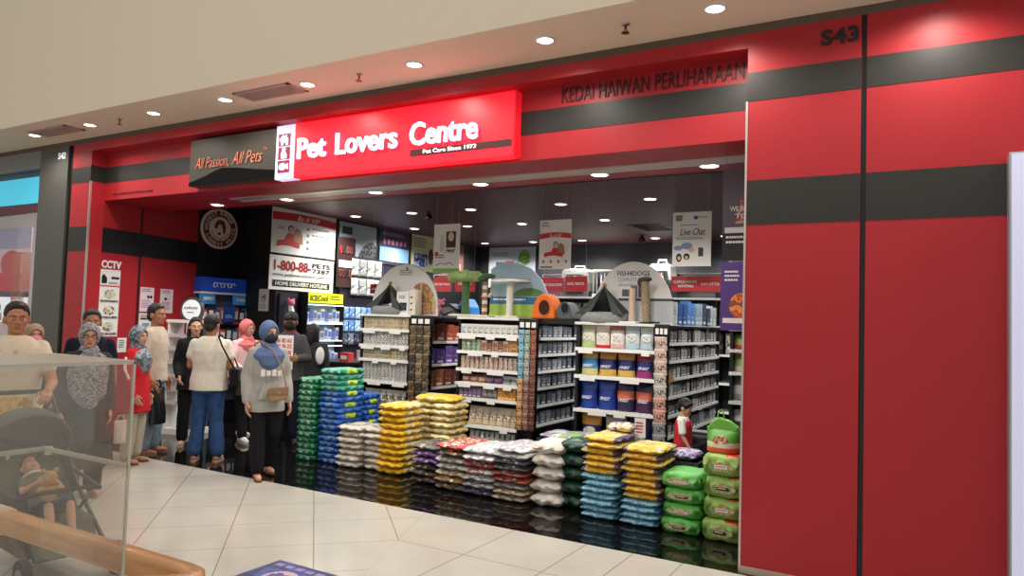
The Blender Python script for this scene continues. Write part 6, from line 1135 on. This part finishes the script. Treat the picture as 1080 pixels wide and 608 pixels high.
def beam(path, wd, ht, z):
    """rounded rectangular section swept along a flat path"""
    sec = []
    for cx, cz, a0 in ((wd/2-.02, ht/2-.02, 0), (-wd/2+.02, ht/2-.02, 90), (-wd/2+.02, -ht/2+.02, 180), (wd/2-.02, -ht/2+.02, 270)):
        for k in range(4): a = math.radians(a0+30*k); sec.append((cx+.02*math.cos(a), cz+.02*math.sin(a)))
    mb = MB(); k = len(sec); V = []
    for i, q in enumerate(path):
        a = Vector(path[max(0, i-1)]); b = Vector(path[min(len(path)-1, i+1)]); t = (b-a).normalized(); nrm = Vector((-t.y, t.x))
        for u, z_ in sec: V.append((q[0]+nrm.x*u, q[1]+nrm.y*u, z+z_))
    F = [(i*k+j, i*k+(j+1) % k, (i+1)*k+(j+1) % k, (i+1)*k+j) for i in range(len(path)-1) for j in range(k)]+[tuple(range(k)), tuple((len(path)-1)*k+j for j in range(k))]
    mb.add(V, F, 0, True); return mb
part('rail_beam', beam([(-2.2, 0), (-1.4, 0), (-.4, 0), (-.06, 0), (-.0, -.008), (.035, -.035), (.03, -.075), (.0, -.11), (-.15, -.245), (-.4, -.47), (-.75, -.78)], .075, .10, .67), WOOD, kr)
part('post', MB().cyl((-.02, -.05, 0), (-.02, -.05, .63), .035), WOOD, kr); part('post', MB().cyl((-2.1, 0, 0), (-2.1, 0, .63), .035), WOOD, kr); part('post', MB().cyl((-.7, -.74, 0), (-.7, -.74, .63), .035), WOOD, kr)
part('end_sleeve', MB().cyl((-2.2, 0, .67), (-1.34, 0, .67), .062, n=20).ball((-1.34, 0, .67), (.03, .062, .062)), cloth('cream_sleeve', (212, 194, 168)), kr)
def acrylic():
    m = bpy.data.materials.new('clear_acrylic'); m.use_nodes = True; nt = m.node_tree; nt.nodes.remove(nt.nodes['Principled BSDF']); out = nt.nodes['Material Output']
    t = nt.nodes.new('ShaderNodeBsdfTransparent'); t.inputs[0].default_value = (.97, .97, .95, 1); g = nt.nodes.new('ShaderNodeBsdfGlossy'); g.inputs['Roughness'].default_value = .03; d = nt.nodes.new('ShaderNodeBsdfDiffuse'); d.inputs[0].default_value = (.8, .78, .72, 1)
    a = nt.nodes.new('ShaderNodeMixShader'); a.inputs[0].default_value = .06; b = nt.nodes.new('ShaderNodeMixShader'); b.inputs[0].default_value = .03
    nt.links.new(t.outputs[0], a.inputs[1]); nt.links.new(g.outputs[0], a.inputs[2]); nt.links.new(a.outputs[0], b.inputs[1]); nt.links.new(d.outputs[0], b.inputs[2]); nt.links.new(b.outputs[0], out.inputs[0]); return m
ACR = acrylic(); EDG = mat('edge_glow_white', (226, 224, 214), .3, trans=.3)  # EDG: white bars paint the light glowing in the polished acrylic edges
ac = thing('acrylic_case', 'clear acrylic display case with bright edges at far left in front of the stroller', 'display case', (-2.61, 1.31, .722))
X0, X1, Y0, Y1, ZT, ZS_ = -.26, .26, -.21, .21, .748, .395
part('panel', MB().box(X0, Y1-.006, 0, X1, Y1, ZT), ACR, ac); part('panel', MB().box(X1-.006, Y0, 0, X1, Y1-.006, ZT), ACR, ac); part('panel', MB().box(X0, Y0, 0, X0+.006, Y1-.006, ZT), ACR, ac)
part('lid', MB().box(X0, Y0, ZT, X1, Y1, ZT+.006), mat('lid_sheen', (222, 214, 198), .25, alpha=.7), ac); part('shelf', MB().box(X0+.006, Y0, ZS_, X1-.006, Y1-.006, ZS_+.005), ACR, ac)  # milky lid colour paints the sheen of a clear sheet at grazing view
part('edge_glow_bar', MB().box(X1-.006, Y1-.006, 0, X1+.002, Y1+.002, ZT), EDG, ac); part('edge_glow_bar', MB().box(X0, Y1-.012, ZS_-.004, X1, Y1-.004, ZS_+.012), EDG, ac); part('edge_glow_bar', MB().box(X0+.002, Y0, ZS_-.004, X0+.010, Y1, ZS_+.012), EDG, ac); part('edge_glow_bar', MB().box(X0, Y1-.004, ZT-.004, X1+.002, Y1+.002, ZT+.008), EDG, ac); part('edge_glow_bar', MB().box(X1-.004, Y0, ZT-.004, X1+.002, Y1, ZT+.008), EDG, ac)
kc = thing('case_plinth', 'plain olive grey plinth carrying the acrylic case at bottom left', 'plinth', (-2.6, 1.04, 0)); part('plinth_body', MB().box(-.2, -.09, 0, .2, .08, .70), mat('olive_plinth', (110, 106, 92), .6), kc, bevel=.006); part('plinth_top', MB().box(-.21, -.1, .70, .21, .09, .722), mat('olive_top', (150, 144, 126), .5), kc)
bb = thing('blue_bin', 'blue printed box lid of a display bin at the bottom edge left of centre', 'bin', (-1.98, 1.86, 0)); part('bin_body', MB().box(-.145, -.14, 0, .145, .14, .70), mat('royal_bin', (36, 62, 140), .4), bb, bevel=.006); part('lid', MB().box(-.15, -.145, .70, .15, .145, .72), print_mat('bin_lid_print', [(40, 70, 160), (60, 90, 180), (30, 50, 120), (44, 76, 168)], 6, .3), bb, bevel=.004)
part('lid_picture', MB().lathe([(.07, .7205), (.068, .722)], n=20), print_mat('bin_lid_picture', [(150, 90, 170), (210, 130, 160), (70, 80, 170), (230, 200, 210)], 16), bb); mb = MB()
for k in range(5): mb.box(-.12+.05*k, .09, .7202, -.085+.05*k, .115, .7215)
part('lid_lettering', mb, mat('lilac_letter', (170, 160, 220), .4), bb)
